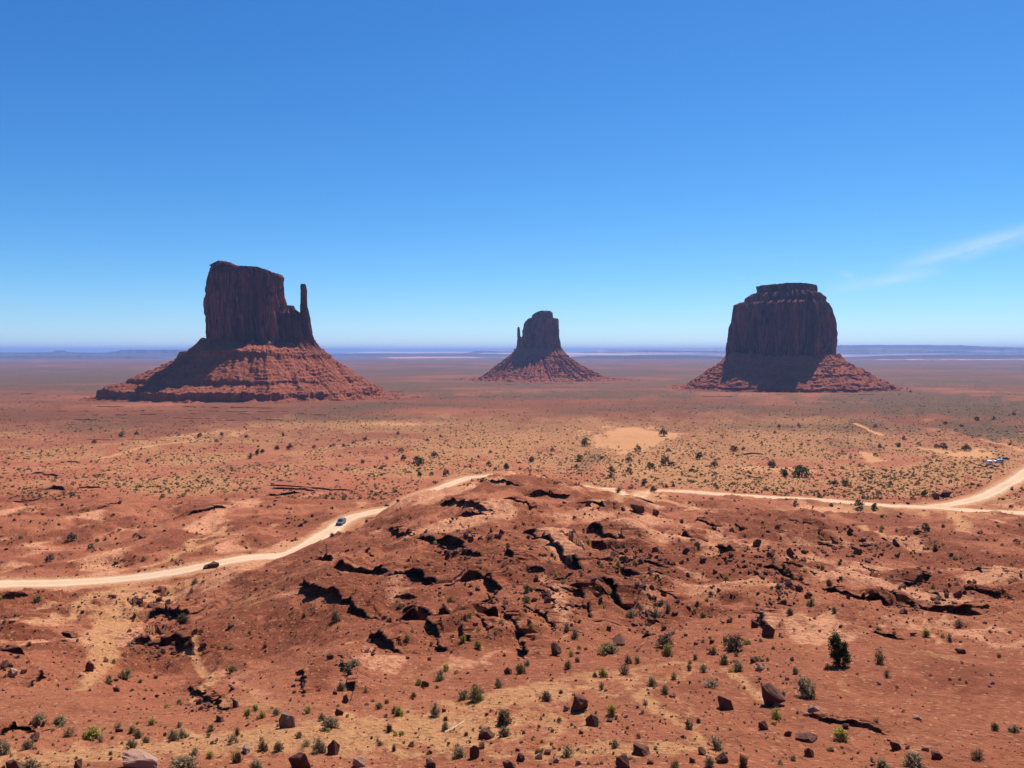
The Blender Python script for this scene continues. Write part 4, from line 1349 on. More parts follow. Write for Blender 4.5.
# boulders the photo shows singly: px, py of the middle, width, height in pixels, kind, material, label (None: told by place), landmark phrase
BL = [
    (775, 694, 27, 24, 'rock', 'rock', 'biggest dark boulder on the right foreground, between a grey-green bush and small rocks', 'the biggest dark boulder'),
    (579, 702, 22, 16, 'rock', 'rock', 'pointed dark triangular boulder with a small stone against its left foot', 'the pointed dark boulder'),
    (299, 760, 27, 17, 'rock', 'rock', 'round dark boulder at the bottom edge, in front of the grey sunlit boulder', 'the round bottom boulder'),
    (287, 720, 19, 17, 'rock', 'grey', 'grey boulder with a sunlit top where the dark slope meets the sandy bench', 'the grey sunlit boulder'),
    (141, 761, 58, 16, 'slab', 'palerock', 'widest flat boulder with a pale layered top at the bottom edge', 'the wide pale slab'),
    (333, 747, 15, 15, 'rock', 'rock', 'upright split boulder, dark face and pale right side, beside a grey shrub', 'the split two-tone boulder'),
    (727, 702, 18, 14, 'rock', 'rock', 'dark cube-like boulder alone on smooth red soil left of the biggest boulder', 'the lone cube-like boulder'),
    (642, 749, 22, 11, 'rock', 'rock', 'dark boulder with a pointed right end near the bottom middle', 'the sharp-ended boulder'),
    (624, 761, 18, 13, 'rock', 'rock', 'squat dark boulder at the bottom edge in front of the sharp-ended boulder', None),
    (592, 720, 16, 12, 'rock', 'rock', 'boulder with pink top and dark foot, in front of the pointed dark boulder', None),
    (807, 736, 27, 8, 'slab', 'rock', 'long low dark slab with a pale upper edge below the small ledge', 'the long low slab'),
    (13, 764, 20, 11, 'rock', 'rock', 'dark boulder in the bottom corner on the left', 'the left corner boulder'),
    (723, 757, 18, 11, 'slab', 'rock', 'tilted flat-topped boulder at the bottom beside a grey shrub', 'the tilted flat boulder'),
    (620, 640, 18, 12, 'block', 'rock', 'dark jumbled block at the foot of the ledges, just above the wide green bush', None),
    (556, 649, 13, 14, 'rock', 'rock', 'upright dark block at the foot of the broken ledges left of the wide green bush', 'the upright ledge-foot block'),
    (760, 667, 11, 7, 'slab', 'palerock', 'small pale-topped boulder beyond the biggest dark boulder', None),
    (508, 671, 10, 8, 'rock', 'rock', None, None), (89, 666, 10, 11, 'rock', 'rock', 'upright dark boulder standing in the pale sandy wash', 'the upright boulder in the pale wash'),
    (79, 764, 10, 10, 'rock', 'rock', None, None), (246, 749, 14, 7, 'slab', 'grey', 'low grey slab lying on pale sand left of the round bottom boulder', 'the low grey slab'),
    (487, 733, 18, 9, 'slab', 'rock', 'flat dark slab propped up on the sandy bench near a dark green shrub', 'the propped dark slab'),
    (475, 751, 11, 14, 'rock', 'rock', 'tall narrow dark boulder in front of the propped dark slab', 'the tall narrow boulder'), (482, 746, 7, 7, 'rock', 'rock', None, None),
    (431, 764, 18, 8, 'slab', 'rock', 'dark wide rock cut by the bottom edge, below the tall narrow boulder', None), (509, 764, 18, 9, 'rock', 'rock', 'dark rock cut by the bottom edge right of the tall narrow boulder', None),
    (360, 761, 16, 10, 'rock', 'palerock', 'light red rounded boulder at the bottom right of the split two-tone boulder', 'the light red boulder'),
    (520, 757, 11, 9, 'rock', 'rock', None, None), (539, 756, 8, 7, 'rock', 'palerock', None, None), (579, 762, 9, 5, 'slab', 'palerock', None, None), (548, 752, 9, 5, 'slab', 'rock', None, None), (556, 760, 8, 5, 'slab', 'palerock', None, None),
    (702, 751, 10, 8, 'rock', 'rock', None, None), (693, 760, 8, 6, 'rock', 'rock', None, None), (764, 725, 12, 9, 'rock', 'rock', None, None), (776, 704, 8, 6, 'rock', 'grey', 'small blue-grey stone resting against the biggest dark boulder', None),
    (813, 709, 15, 7, 'slab', 'grey', 'grey-topped slab in front of the big grey-green bush', 'the grey-topped slab'), (788, 733, 8, 6, 'rock', 'rock', None, None), (809, 752, 11, 9, 'rock', 'rock', None, None), (831, 749, 11, 4, 'slab', 'rock', None, None),
    (897, 745, 12, 9, 'rock', 'rock', 'dark rounded boulder below the right end of the small ledge', 'the rounded boulder below the ledge end'), (937, 754, 15, 7, 'slab', 'rock', 'dark bluish slab lying on gravel near the bottom right', 'the bluish bottom slab'),
    (917, 717, 11, 4, 'slab', 'palerock', 'pale flat stone alone on the smooth red slope', 'the pale flat stone'), (960, 651, 9, 5, 'slab', 'rock', None, None), (993, 682, 6, 4, 'slab', 'palerock', None, None), (960, 679, 4, 3, 'block', 'rock', None, None), (950, 679, 4, 3, 'block', 'palerock', None, None),
    (763, 666, 6, 5, 'block', 'palerock', None, None), (787, 678, 6, 4, 'slab', 'palerock', None, None), (925, 748, 8, 4, 'slab', 'palerock', None, None), (753, 660, 7, 6, 'rock', 'rock', None, None), (690, 682, 5, 4, 'block', 'rock', None, None), (679, 682, 5, 3, 'block', 'rock', None, None),
    (566, 708, 6, 6, 'block', 'palerock', 'small pale stone against the left foot of the pointed dark boulder', None), (610, 720, 7, 3, 'slab', 'rock', None, None), (581, 732, 6, 4, 'block', 'rock', None, None), (626, 716, 5, 3, 'block', 'palerock', None, None), (650, 762, 9, 4, 'slab', 'rock', None, None),
    (430, 752, 5, 4, 'block', 'rock', None, None), (487, 714, 5, 4, 'block', 'rock', None, None), (330, 656, 9, 7, 'block', 'rock', None, None), (305, 684, 10, 10, 'block', 'rock', None, None), (11, 672, 12, 9, 'rock', 'palerock', 'pale-topped block among dark rocks at the left edge', None), (4, 664, 9, 8, 'block', 'rock', None, None), (23, 671, 7, 6, 'block', 'rock', None, None), (10, 665, 6, 5, 'block', 'rock', None, None),
    (116, 689, 7, 6, 'block', 'rock', None, None), (35, 737, 10, 9, 'rock', 'rock', None, None), (220, 718, 10, 7, 'rock', 'rock', None, None), (236, 703, 8, 10, 'rock', 'rock', None, None), (201, 708, 7, 5, 'block', 'rock', None, None), (212, 700, 6, 5, 'block', 'rock', None, None), (119, 730, 7, 5, 'block', 'rock', None, None), (44, 723, 7, 6, 'block', 'rock', None, None),
    (346, 699, 9, 9, 'block', 'rock', None, None), (339, 712, 9, 8, 'block', 'rock', None, None), (425, 684, 9, 7, 'block', 'rock', None, None), (444, 710, 5, 5, 'block', 'rock', None, None), (768, 630, 14, 14, 'block', 'rock', None, None), (755, 624, 10, 9, 'block', 'rock', None, None), (712, 641, 7, 5, 'block', 'rock', None, None), (696, 643, 5, 4, 'block', 'palerock', None, None),
    (636, 508, 14, 8, 'slab', 'rock', 'broad flat dark slab on the pale ground just below the far road', 'the broad slab below the road'), (655, 512, 8, 6, 'block', 'rock', None, None), (686, 550, 9, 8, 'block', 'rock', None, None), (697, 543, 8, 5, 'slab', 'palerock', None, None), (214, 564, 13, 7, 'block', 'rock', 'dark rock pile beside the left stretch of the dirt road', None), (207, 566, 9, 6, 'block', 'rock', None, None),
    (945, 493, 16, 8, 'block', 'rock', None, None), (936, 496, 8, 7, 'block', 'rock', None, None), (806, 714, 6, 4, 'slab', 'palerock', None, None), (823, 716, 9, 5, 'slab', 'rock', None, None), (846, 726, 8, 5, 'slab', 'rock', None, None), (908, 747, 6, 4, 'block', 'rock', None, None),
]
GB = 'boulders lying on the near slopes'
for (px, py, w, h, kind, mat, label, ph) in BL:
    x, y, z = place(px, min(py + h * 0.45, 775))
    k = y / F
    w, h = w * 0.86, h * 0.86
    o = put_rock(x, y, z - 0.02 * w * k, w * k, h * k * 1.05, kind, mat)
    if label:
        tag(o, label, 'boulder', GB)
    else:
        size = 'tiny' if w < 6 else 'small' if w < 9 else 'middling'
        tone = {'rock': 'dark red-brown', 'grey': 'grey', 'palerock': 'pale pinkish'}[mat]
        AUTO.append((o, px, py, f"{size} {tone} {'flat stone' if kind == 'slab' else 'rock'}", 'boulder', GB))
    if ph:
        LAND.append((px, py, ph))

# fallen blocks below the ledges
REGION = [(0, 260, 'among the dark rocks beside the pale wash'), (260, 400, 'on the dark slope below the small car'), (400, 512, 'below the black ledges in the middle of the slope'), (512, 600, 'below the long curving ledge in the middle'),
          (600, 690, 'in the dense jumble right of the curving ledge'), (690, 820, 'below the ledges under the far road'), (820, 1100, 'along the broken ledges beyond the lone juniper')]
wgt = []
for P, ph, a in TR:
    L = sum(math.dist(a, b) for a, b in zip(P[:-1], P[1:]))
    wgt.append(L * ph / P[0][1] if P[0][1] > 55 else 0)
wgt = np.array(wgt) / sum(wgt)
JUMBLE = [(640, 590, 40, 34), (555, 600, 40, 40), (650, 615, 26, 22), (480, 560, 50, 40), (630, 560, 30, 14), (785, 590, 22, 14), (930, 600, 60, 18), (165, 640, 26, 18), (760, 560, 60, 16), (210, 705, 26, 12), (150, 610, 30, 14), (860, 550, 50, 14)]
FALL = []
tries = 0
while len(FALL) < 2600 and tries < 20000:
    tries += 1
    if random.random() < 0.5:
        P, ph, a = TR[int(rng.choice(len(TR), p=wgt))]
        i = random.randrange(len(P) - 1)
        t = random.random()
        x = P[i][0] * (1 - t) + P[i + 1][0] * t
        y = P[i][1] * (1 - t) + P[i + 1][1] * t
        dx, dy = P[i + 1][0] - P[i][0], P[i + 1][1] - P[i][1]
        L = math.hypot(dx, dy)
        off = -random.expovariate(1 / (2.4 * a)) - 0.2 * a
        if random.random() < 0.2:
            off = random.uniform(0, 2 * a)
        x += -dy / L * off + random.gauss(0, 0.3)
        y += dx / L * off
        w = a * min(0.8, 0.10 + random.expovariate(1 / 0.14))
    else:
        jx, jy, jr, js = random.choice(JUMBLE)
        x, y, _ = place(random.gauss(jx, jr * 0.55), random.gauss(jy, js * 0.55))
        w = (y / F) * min(9, 1.5 + random.expovariate(1 / 1.7))
    if not (50 < y < 330) or abs(x / y) > 0.72:
        continue
    j = int(np.clip(np.searchsorted(uc, x / y), 0, len(uc) - 1))
    i2 = int(np.clip(np.searchsorted(Yr, y), 0, len(Yr) - 1))
    if rdist[i2, j] < 6:
        continue
    FALL.append((w / y, x, y, w))
FALL.sort(reverse=True)
n_block = max(0, 285 - len(BL))
for (_, x, y, w) in FALL[:n_block]:
    o = put_rock(x, y, ground_z(x, y) - 0.05 * w, w, w * random.uniform(0.5, 0.95), 'block', 'rock', random.uniform(0, 6.28))
    px = 512 + F * x / y
    reg = [r for r in REGION if r[0] <= px < r[1]]
    py = HY + F * (ZC - o.location.z) / y
    tag(o, f"dark angular fallen block {reg[0][2] if reg else REGION[-1][2]}", 'boulder', 'fallen blocks below the ledges')


def stuff_rocks(lst, name, mat):
    Vs, Fs, n = [], [], 0
    prot = [hull_np(200 + k, 10, 0.7) for k in range(10)]
    for (x, y, w, h) in lst:
        V, Fc = random.choice(prot)
        a = random.uniform(0, 6.28)
        ca, sa = math.cos(a), math.sin(a)
        Q = np.stack([(V[:, 0] * ca - V[:, 1] * sa) * w, (V[:, 0] * sa + V[:, 1] * ca) * w, V[:, 2] * h / 0.6], -1) + np.array([x, y, ground_z(x, y)])
        Vs.append(Q)
        Fs.append(Fc + n)
        n += len(V)
    o = link(name, mesh_np(name, np.concatenate(Vs), np.concatenate(Fs)), None, M[mat])
    tag(o, kind='stuff')


RUB = [(x, y, w, w * random.uniform(0.4, 0.8)) for (_, x, y, w) in FALL[n_block:]]
while len(RUB) < 7800:      # loose stones over the near and middle slopes
    px, py = random.uniform(-20, 1044), random.uniform(500, 775)
    x, y, z = place(px, py)
    dens = 0.25 + 0.6 * soil_at(dark, x, y) + 0.5 * max(0, float(perlin2(x / 9, y / 9, 3)))
    if y > 330 or random.random() > dens or (px > 800 and 650 < py < 735 and random.random() < 0.7):
        continue
    if rdist[int(np.clip(np.searchsorted(Yr, y), 0, len(Yr) - 1)), int(np.clip(np.searchsorted(uc, x / y), 0, len(uc) - 1))] < 4.5:
        continue
    w = (y / F) * (0.7 + random.expovariate(1 / 0.9))
    RUB.append((x, y, w, w * random.uniform(0.35, 0.75)))
stuff_rocks(RUB, 'rubble', 'rock')
# stones and blocks on the aprons of the buttes
dg = bpy.context.evaluated_depsgraph_get()


def talus_rocks(par, n, Y):
    tal = [c for c in par.children if c.name.startswith('talus')][0]
    me = tal.data
    nv = len(me.vertices)
    arr = np.zeros(nv * 3, np.float32)
    me.vertices.foreach_get('co', arr)
    arr = arr.reshape(-1, 3)
    sel = arr[(arr[:, 1] < Y + 60)]
    Vs, Fs, c = [], [], 0
    prot = [hull_np(300 + k, 10, 0.8) for k in range(8)]
    for i in rng.integers(0, len(sel), n):
        p = sel[i]
        V, Fc = random.choice(prot)
        w = (Y / F) * min(2.6, 0.5 + random.expovariate(1 / 0.5))
        Vs.append(V * w + p)
        Fs.append(Fc + c)
        c += len(V)
    o = link('talus_blocks', mesh_np('talus_blocks', np.concatenate(Vs), np.concatenate(Fs)), par, M['talus'])
    tag(o, kind='stuff')


talus_rocks(wm, 1500, YW)
talus_rocks(em, 500, YE)
talus_rocks(mb, 900, YM)


# ------------------------------------------------------------------ shrubs
def quads(Cn, Nrm, size, asp, r):
    """one leaf quad per centre"""
    n = len(Cn)
    t = r.normal(size=(n, 3))
    t -= (t * Nrm).sum(1, keepdims=True) * Nrm
    t /= np.linalg.norm(t, axis=1, keepdims=True) + 1e-9
    b = np.cross(Nrm, t)
    s = size[:, None]
    V = np.stack([Cn - t * s * asp - b * s * .3, Cn - t * s * asp * .2 + b * s * .5, Cn + t * s * asp + b * s * .1, Cn + t * s * asp * .2 - b * s * .5], 1).reshape(-1, 3)
    return V, np.arange(n * 4).reshape(-1, 4)


def sticks(A, B, ra, rb):
    """three-sided tapered sticks from A to B"""
    n = len(A)
    d = B - A
    d /= np.linalg.norm(d, axis=1, keepdims=True) + 1e-9
    ref = np.tile(np.array([[0.3, 0.2, 1.0]]), (n, 1))
    p = np.cross(d, ref)
    p /= np.linalg.norm(p, axis=1, keepdims=True) + 1e-9
    q = np.cross(d, p)
    V = []
    for P, rr in ((A, ra), (B, rb)):
        for k in range(3):
            a = k * 2.0944
            V.append(P + (p * math.cos(a) + q * math.sin(a)) * np.asarray(rr)[:, None])
    V = np.stack(V, 1).reshape(-1, 3)
    base = np.arange(n)[:, None] * 6
    Fq = np.concatenate([base + np.array([[k, (k + 1) % 3, 3 + (k + 1) % 3, 3 + k]]) for k in range(3)])
    return V, Fq


def shrub_meshes(style, seed):
    r = np.random.default_rng(seed)
    if style == 'tuft':
        n = 170
        az = r.uniform(0, 6.283, n)
        tilt = np.abs(r.normal(0, 0.45, n))
        L = r.uniform(0.35, 0.72, n) * (1 - 0.25 * tilt)
        A = np.stack([r.normal(0, .10, n), r.normal(0, .10, n), np.full(n, -0.03)], -1)
        B = A + np.stack([np.cos(az) * np.sin(tilt), np.sin(az) * np.sin(tilt), np.cos(tilt)], -1) * L[:, None]
        FV, FF = sticks(A, B, np.full(n, .016), np.full(n, .005))
        m = 12
        a2 = r.uniform(0, 6.283, m)
        SV, SF = sticks(np.zeros((m, 3)), np.stack([np.cos(a2) * .2, np.sin(a2) * .2, r.uniform(.1, .3, m)], -1), np.full(m, .02), np.full(m, .008))
        return mesh_np('foliage', FV, FF), mesh_np('stems', SV, SF)
    nt = 46
    el = np.arccos(r.uniform(0.05, 1, nt))
    az = r.uniform(0, 6.283, nt)
    lob = 1 + 0.22 * np.sin(az * 2 + seed) + 0.15 * np.sin(az * 3 + 2 * seed)
    hgt = {'round': 0.62, 'tall': 0.95, 'sparse': 0.7}[style]
    rad = r.uniform(0.30, 0.50, nt) * lob
    T = np.stack([np.sin(el) * np.cos(az) * rad, np.sin(el) * np.sin(az) * rad, np.cos(el) * hgt * r.uniform(.75, 1, nt) + .06], -1)
    A = np.stack([r.normal(0, .05, nt), r.normal(0, .05, nt), np.full(nt, -0.04)], -1)
    SV, SF = sticks(A, T, np.full(nt, .016), np.full(nt, .005))
    per = {'round': 17, 'tall': 17, 'sparse': 6}[style]
    ti = np.repeat(np.arange(nt), per)
    f = r.uniform(0.45, 1.05, len(ti)) ** 0.8
    Cn = A[ti] * (1 - f[:, None]) + T[ti] * f[:, None] + r.normal(0, .045, (len(ti), 3))
    Cn[:, 2] = np.maximum(Cn[:, 2], 0.01)
    N = r.normal(size=Cn.shape) + Cn * 1.5 + np.array([0, 0, .5])
    N /= np.linalg.norm(N, axis=1, keepdims=True)
    FV, FF = quads(Cn, N, r.uniform(.035, .06, len(Cn)), 1.0, r)
    return mesh_np('foliage', FV, FF), mesh_np('stems', SV, SF)


STY = {}
for st in ('round', 'tall', 'sparse', 'tuft'):
    STY[st] = [shrub_meshes(st, 500 + 13 * k + len(st)) for k in range(3)]
SPROTO = {}


def shrub_proto(style, mat, k):
    key = (style, mat, k)
    if key not in SPROTO:
        fm, sm = STY[style][k]
        fm, sm = fm.copy(), sm.copy()
        fm.materials.append(M[mat])
        sm.materials.append(M['twig'])
        SPROTO[key] = (fm, sm)
    return SPROTO[key]


def put_shrub(x, y, z, w, h, style, mat, name='shrub', stems=True):
    fm, sm = shrub_proto(style, mat, random.randrange(3))
    hp = {'round': .66, 'tall': .98, 'sparse': .74, 'tuft': .62}[style]
    wp = 0.95 if style != 'tuft' else 0.8
    e = empty(name, (x, y, z), random.uniform(0, 6.28), (w / wp, w / wp, h / hp))
    f = bpy.data.objects.new('foliage', fm)
    C.objects.link(f)
    f.parent = e
    if stems:
        s = bpy.data.objects.new('stems', sm)
        C.objects.link(s)
        s.parent = e
    return e


# shrubs the photo shows singly: px, py of the middle, width, height in pixels, style, leaves
SH = [(38, 599, 10, 7, 'round', 'green'), (126, 675, 15, 10, 'round', 'green'), (109, 680, 10, 8, 'round', 'sage'), (39, 718, 14, 8, 'round', 'sage'), (60, 721, 18, 8, 'round', 'sage'), (93, 733, 10, 9, 'round', 'sage'), (100, 739, 9, 7, 'sparse', 'sage'),
      (131, 744, 12, 9, 'round', 'sage'), (138, 735, 9, 7, 'round', 'dark'), (132, 730, 8, 7, 'round', 'green'), (146, 740, 8, 6, 'round', 'sage'), (152, 722, 9, 6, 'round', 'yellow'), (173, 736, 11, 10, 'round', 'sage'), (182, 734, 9, 9, 'round', 'sage'), (211, 728, 9, 6, 'round', 'green'),
      (194, 753, 10, 10, 'tall', 'sage'), (210, 755, 9, 9, 'tall', 'yellow'), (184, 764, 28, 14, 'round', 'sage'), (237, 758, 14, 10, 'tuft', 'green'), (255, 766, 14, 9, 'round', 'sage'), (30, 766, 15, 12, 'round', 'sage'), (3, 748, 15, 14, 'round', 'sage'), (27, 745, 12, 9, 'round', 'sage'),
      (232, 669, 9, 6, 'round', 'green'), (183, 619, 12, 9, 'round', 'dark'), (68, 732, 15, 9, 'sparse', 'dry'), (118, 725, 8, 6, 'sparse', 'sage'), (179, 725, 6, 5, 'round', 'green'), (237, 732, 6, 8, 'tuft', 'dry'),
      (353, 667, 17, 13, 'round', 'sage'), (329, 723, 19, 11, 'round', 'sage'), (319, 746, 15, 13, 'round', 'sage'), (263, 746, 11, 9, 'round', 'dark'), (278, 747, 11, 9, 'round', 'dark'), (299, 735, 8, 6, 'round', 'dry'), (306, 743, 10, 7, 'sparse', 'sage'), (389, 728, 7, 8, 'tuft', 'dark'),
      (435, 710, 12, 14, 'tall', 'sage'), (476, 694, 18, 14, 'round', 'green'), (464, 695, 13, 9, 'round', 'sage'), (399, 712, 12, 8, 'round', 'yellow'), (498, 684, 11, 9, 'round', 'sage'), (440, 676, 12, 10, 'round', 'sage'), (446, 668, 9, 7, 'round', 'yellow'), (445, 727, 9, 9, 'round', 'sage'),
      (504, 718, 18, 13, 'round', 'dark'), (504, 732, 12, 9, 'round', 'sage'), (458, 751, 12, 14, 'tall', 'sage'), (379, 706, 8, 6, 'round', 'green'), (407, 638, 7, 7, 'round', 'green'), (478, 645, 9, 8, 'round', 'yellow'), (463, 639, 7, 7, 'round', 'yellow'), (256, 766, 12, 9, 'round', 'sage'),
      (380, 743, 8, 5, 'sparse', 'dry'), (394, 748, 5, 7, 'tuft', 'dry'), (308, 710, 8, 7, 'round', 'yellow'), (322, 717, 9, 7, 'round', 'sage'), (341, 687, 9, 8, 'round', 'sage'), (366, 690, 7, 6, 'sparse', 'sage'), (336, 616, 10, 12, 'tall', 'dark'), (419, 682, 9, 6, 'round', 'yellow'),
      (520, 669, 12, 10, 'round', 'green'), (527, 663, 7, 7, 'tall', 'dark'), (571, 654, 7, 6, 'round', 'yellow'), (568, 665, 8, 8, 'round', 'green'), (577, 660, 6, 5, 'round', 'dark'), (608, 649, 23, 10, 'round', 'green'), (665, 641, 17, 12, 'round', 'dark'), (668, 650, 12, 11, 'round', 'yellow'),
      (624, 669, 12, 12, 'sparse', 'dark'), (628, 660, 8, 8, 'round', 'dark'), (637, 660, 7, 7, 'round', 'sage'), (603, 673, 11, 9, 'round', 'yellow'), (595, 675, 6, 5, 'round', 'dark'), (602, 686, 8, 8, 'sparse', 'dark'), (546, 697, 11, 9, 'round', 'dark'), (504, 717, 14, 12, 'round', 'dark'),
      (652, 682, 11, 9, 'round', 'sage'), (674, 675, 7, 9, 'tall', 'yellow'), (665, 690, 9, 9, 'round', 'sage'), (645, 702, 6, 6, 'sparse', 'sage'), (612, 710, 12, 9, 'round', 'yellow'), (596, 721, 9, 9, 'round', 'sage'), (689, 723, 9, 13, 'tall', 'dark'), (567, 751, 16, 13, 'sparse', 'sage'),
      (615, 744, 9, 8, 'round', 'sage'), (716, 744, 14, 12, 'round', 'sage'), (710, 763, 14, 11, 'round', 'sage'), (743, 762, 11, 12, 'tuft', 'dry'), (675, 765, 11, 8, 'round', 'dry'), (735, 643, 21, 15, 'round', 'dark'), (713, 651, 8, 7, 'round', 'dark'), (724, 660, 12, 9, 'round', 'green'),
      (738, 667, 13, 10, 'round', 'sage'), (704, 668, 11, 9, 'sparse', 'sage'), (689, 668, 6, 6, 'round', 'dark'), (711, 683, 18, 9, 'sparse', 'sage'), (695, 657, 5, 6, 'round', 'sage'), (657, 613, 10, 14, 'tall', 'sage'), (777, 714, 11, 11, 'tall', 'yellow'),
      (805, 688, 23, 19, 'round', 'sage'), (841, 735, 17, 12, 'round', 'yellow'), (879, 657, 14, 15, 'sparse', 'dry'), (887, 674, 8, 8, 'sparse', 'dark'), (811, 603, 9, 9, 'round', 'green'), (790, 612, 8, 7, 'round', 'dark'), (926, 633, 9, 8, 'round', 'yellow'), (950, 637, 9, 8, 'sparse', 'sage'),
      (795, 671, 8, 6, 'round', 'dark'), (828, 667, 7, 6, 'round', 'dark'), (914, 760, 24, 12, 'round', 'sage'), (883, 765, 16, 8, 'round', 'sage'), (995, 727, 9, 7, 'round', 'dark'), (1014, 729, 11, 7, 'round', 'sage'), (978, 754, 15, 10, 'sparse', 'dry'), (876, 720, 7, 5, 'sparse', 'sage'), (834, 610, 6, 6, 'round', 'green'),
      (780, 625, 7, 5, 'sparse', 'sage'), (792, 659, 5, 4, 'round', 'dark'), (563, 585, 9, 9, 'round', 'sage'), (556, 576, 6, 6, 'round', 'yellow'), (618, 564, 7, 6, 'round', 'yellow'), (569, 560, 9, 10, 'round', 'sage'), (527, 588, 7, 7, 'round', 'green'), (668, 608, 7, 8, 'round', 'sage'), (631, 614, 11, 8, 'round', 'sage'),
      (527, 600, 9, 8, 'round', 'green'), (518, 622, 9, 8, 'round', 'dark'), (531, 627, 7, 6, 'round', 'yellow'), (575, 634, 9, 8, 'round', 'sage'), (567, 627, 7, 7, 'round', 'sage'), (450, 600, 7, 6, 'round', 'green'), (427, 570, 6, 5, 'round', 'yellow'), (400, 606, 6, 5, 'round', 'green'), (470, 615, 7, 6, 'round', 'yellow'), (262, 715, 8, 7, 'round', 'yellow'), (248, 712, 9, 7, 'round', 'yellow'), (255, 708, 7, 6, 'round', 'green'), (276, 712, 8, 7, 'round', 'sage'),
      (726, 578, 6, 5, 'round', 'yellow'), (707, 600, 6, 5, 'round', 'yellow'), (703, 615, 7, 6, 'round', 'yellow'), (935, 548, 6, 7, 'round', 'dark'), (785, 602, 6, 5, 'round', 'dark'), (1012, 488.5, 3.2, 3.4, 'round', 'dark')]
TONE = {'sage': 'grey-green', 'green': 'olive green', 'yellow': 'yellow-green', 'dark': 'dark', 'dry': 'dry straw-brown'}
FORM = {'round': 'rounded shrub', 'tall': 'upright shrub', 'sparse': 'thin straggly shrub', 'tuft': 'grass tuft'}
SPECIAL = {(805, 688): ('big round grey-green bush right beside the biggest dark boulder', 'the big grey-green bush'), (841, 735): ('brightest yellow-green bush, beside the small ledge right of the long low slab', 'the brightest yellow-green bush'),
           (608, 649): ('wide low olive-green bush at the foot of the ledges', 'the wide olive bush'), (735, 643): ('wide dark shrub on the red slope right of the ledges', 'the wide dark shrub'), (184, 764): ('widest grey shrub at the bottom edge, right of the wide pale slab', 'the widest grey shrub'),
           (612, 710): ('yellow-green cushion shrub right of the pointed dark boulder', 'the yellow-green cushion'), (665, 641): ('dark rounded shrub just above a yellow-green one, right of the jumbled ledges', 'the dark shrub by the jumble'),
           (353, 667): ('grey-green shrub crowning the smooth pale-red knoll', 'the shrub on the knoll'), (879, 657): ('dry upright straggly shrub right of the lone juniper', 'the dry straggly shrub'), (914, 760): ('wide grey-green shrub at the bottom edge on the right', 'the wide bottom-right shrub'),
           (504, 718): ('dark green shrub on the sandy bench behind the propped dark slab', 'the dark bench shrub'), (689, 723): ('small dark upright shrub alone on smooth red soil', 'the upright dark shrub'), (476, 694): ('olive green shrub at the upper edge of the sandy bench', 'the bench-edge shrub'),
           (1012, 488.5): ('small dark lone bush standing in the pale road at the right edge', None), (183, 619): ('dark shrub among the rocks beside the pale wash', 'the dark wash-side shrub')}
GS = 'shrubs dotted over the near slopes'
for (px, py, w, h, style, mat) in SH:
    x, y, z = place(px, min(py + h * 0.45, 776))
    k = y / F
    e = put_shrub(x, y, z, w * k * 1.05, h * k * 1.1, style, mat)
    if (px, py) in SPECIAL:
        lab, ph = SPECIAL[(px, py)]
        tag(e, lab, 'shrub', GS)
        if ph:
            LAND.append((px, py, ph))
    else:
        size = 'tiny' if w < 7 else 'small' if w < 11 else 'middling'
        AUTO.append((e, px, py, f"{size} {TONE[mat]} {FORM[style]}", 'shrub', GS))

# many small tufts over the middle slopes
n0 = len(SH)
TUFT = []
while len(TUFT) < 1300:
    px, py = random.uniform(-10, 1034), random.uniform(505, 770)
    x, y, z = place(px, py)
    d = 0.45 + 0.9 * float(perlin2(x / 16, y / 16, 21))
    if y < 36 or y > 320 or random.random() > d or (px > 790 and py > 640 and random.random() < 0.75):
        continue
    i2, j2 = int(np.clip(np.searchsorted(Yr, y), 0, len(Yr) - 1)), int(np.clip(np.searchsorted(uc, x / y), 0, len(uc) - 1))
    if rdist[i2, j2] < 5 or pale[i2, j2] > .5:
        continue
    w = min((y / F) * (1.6 + random.expovariate(1 / 1.3)), 1.4)
    TUFT.append((w / y, x, y, z, w, px, py))
TUFT.sort(reverse=True)
TREG = [(0, 250, 'scattered on the slopes beside the pale wash'), (250, 420, 'scattered on the dark slope below the small car'), (420, 560, 'scattered between the black ledges in the middle'), (560, 700, 'scattered around the jumbled ledges below the far road'), (700, 860, 'scattered on the red slopes beyond the biggest dark boulder'), (860, 1100, 'scattered on the slope right of the lone juniper')]
n_t = 290 - n0
for (_, x, y, z, w, px, py) in TUFT[:n_t]:
    mat = random.choice(['yellow', 'sage', 'green', 'dark', 'sage', 'green'])
    e = put_shrub(x, y, z, w, w * random.uniform(.55, .85), random.choice(['round', 'round', 'tuft']), mat, stems=False)
    reg = [r for r in TREG if r[0] <= px < r[1]] or [TREG[0] if px < 0 else TREG[-1]]
    tag(e, f"very small low tuft {reg[0][2]}", 'shrub', 'very small tufts ' + reg[0][2])


def stuff_scrub(lst, name, mat, nq=14):
    """one mass of low bushes: small leaf clusters"""
    n = len(lst)
    L = np.array(lst)
    r = np.random.default_rng(77)
    D = r.normal(size=(n, nq, 3))
    D /= np.linalg.norm(D, axis=2, keepdims=True)
    D[:, :, 2] = np.abs(D[:, :, 2])
    w, h = L[:, 3], L[:, 4]
    Cn = D * r.uniform(.35, 1, (n, nq, 1)) * np.stack([w / 2, w / 2, h], -1)[:, None, :] + L[:, None, :3]
    N = D + r.normal(0, .5, D.shape)
    N /= np.linalg.norm(N, axis=2, keepdims=True)
    V, Fq = quads(Cn.reshape(-1, 3), N.reshape(-1, 3), np.repeat(np.minimum(w, h * 1.6) * .34, nq), 1.0, r)
    o = link(name, mesh_np(name, V, Fq), None, M[mat])
    tag(o, kind='stuff')


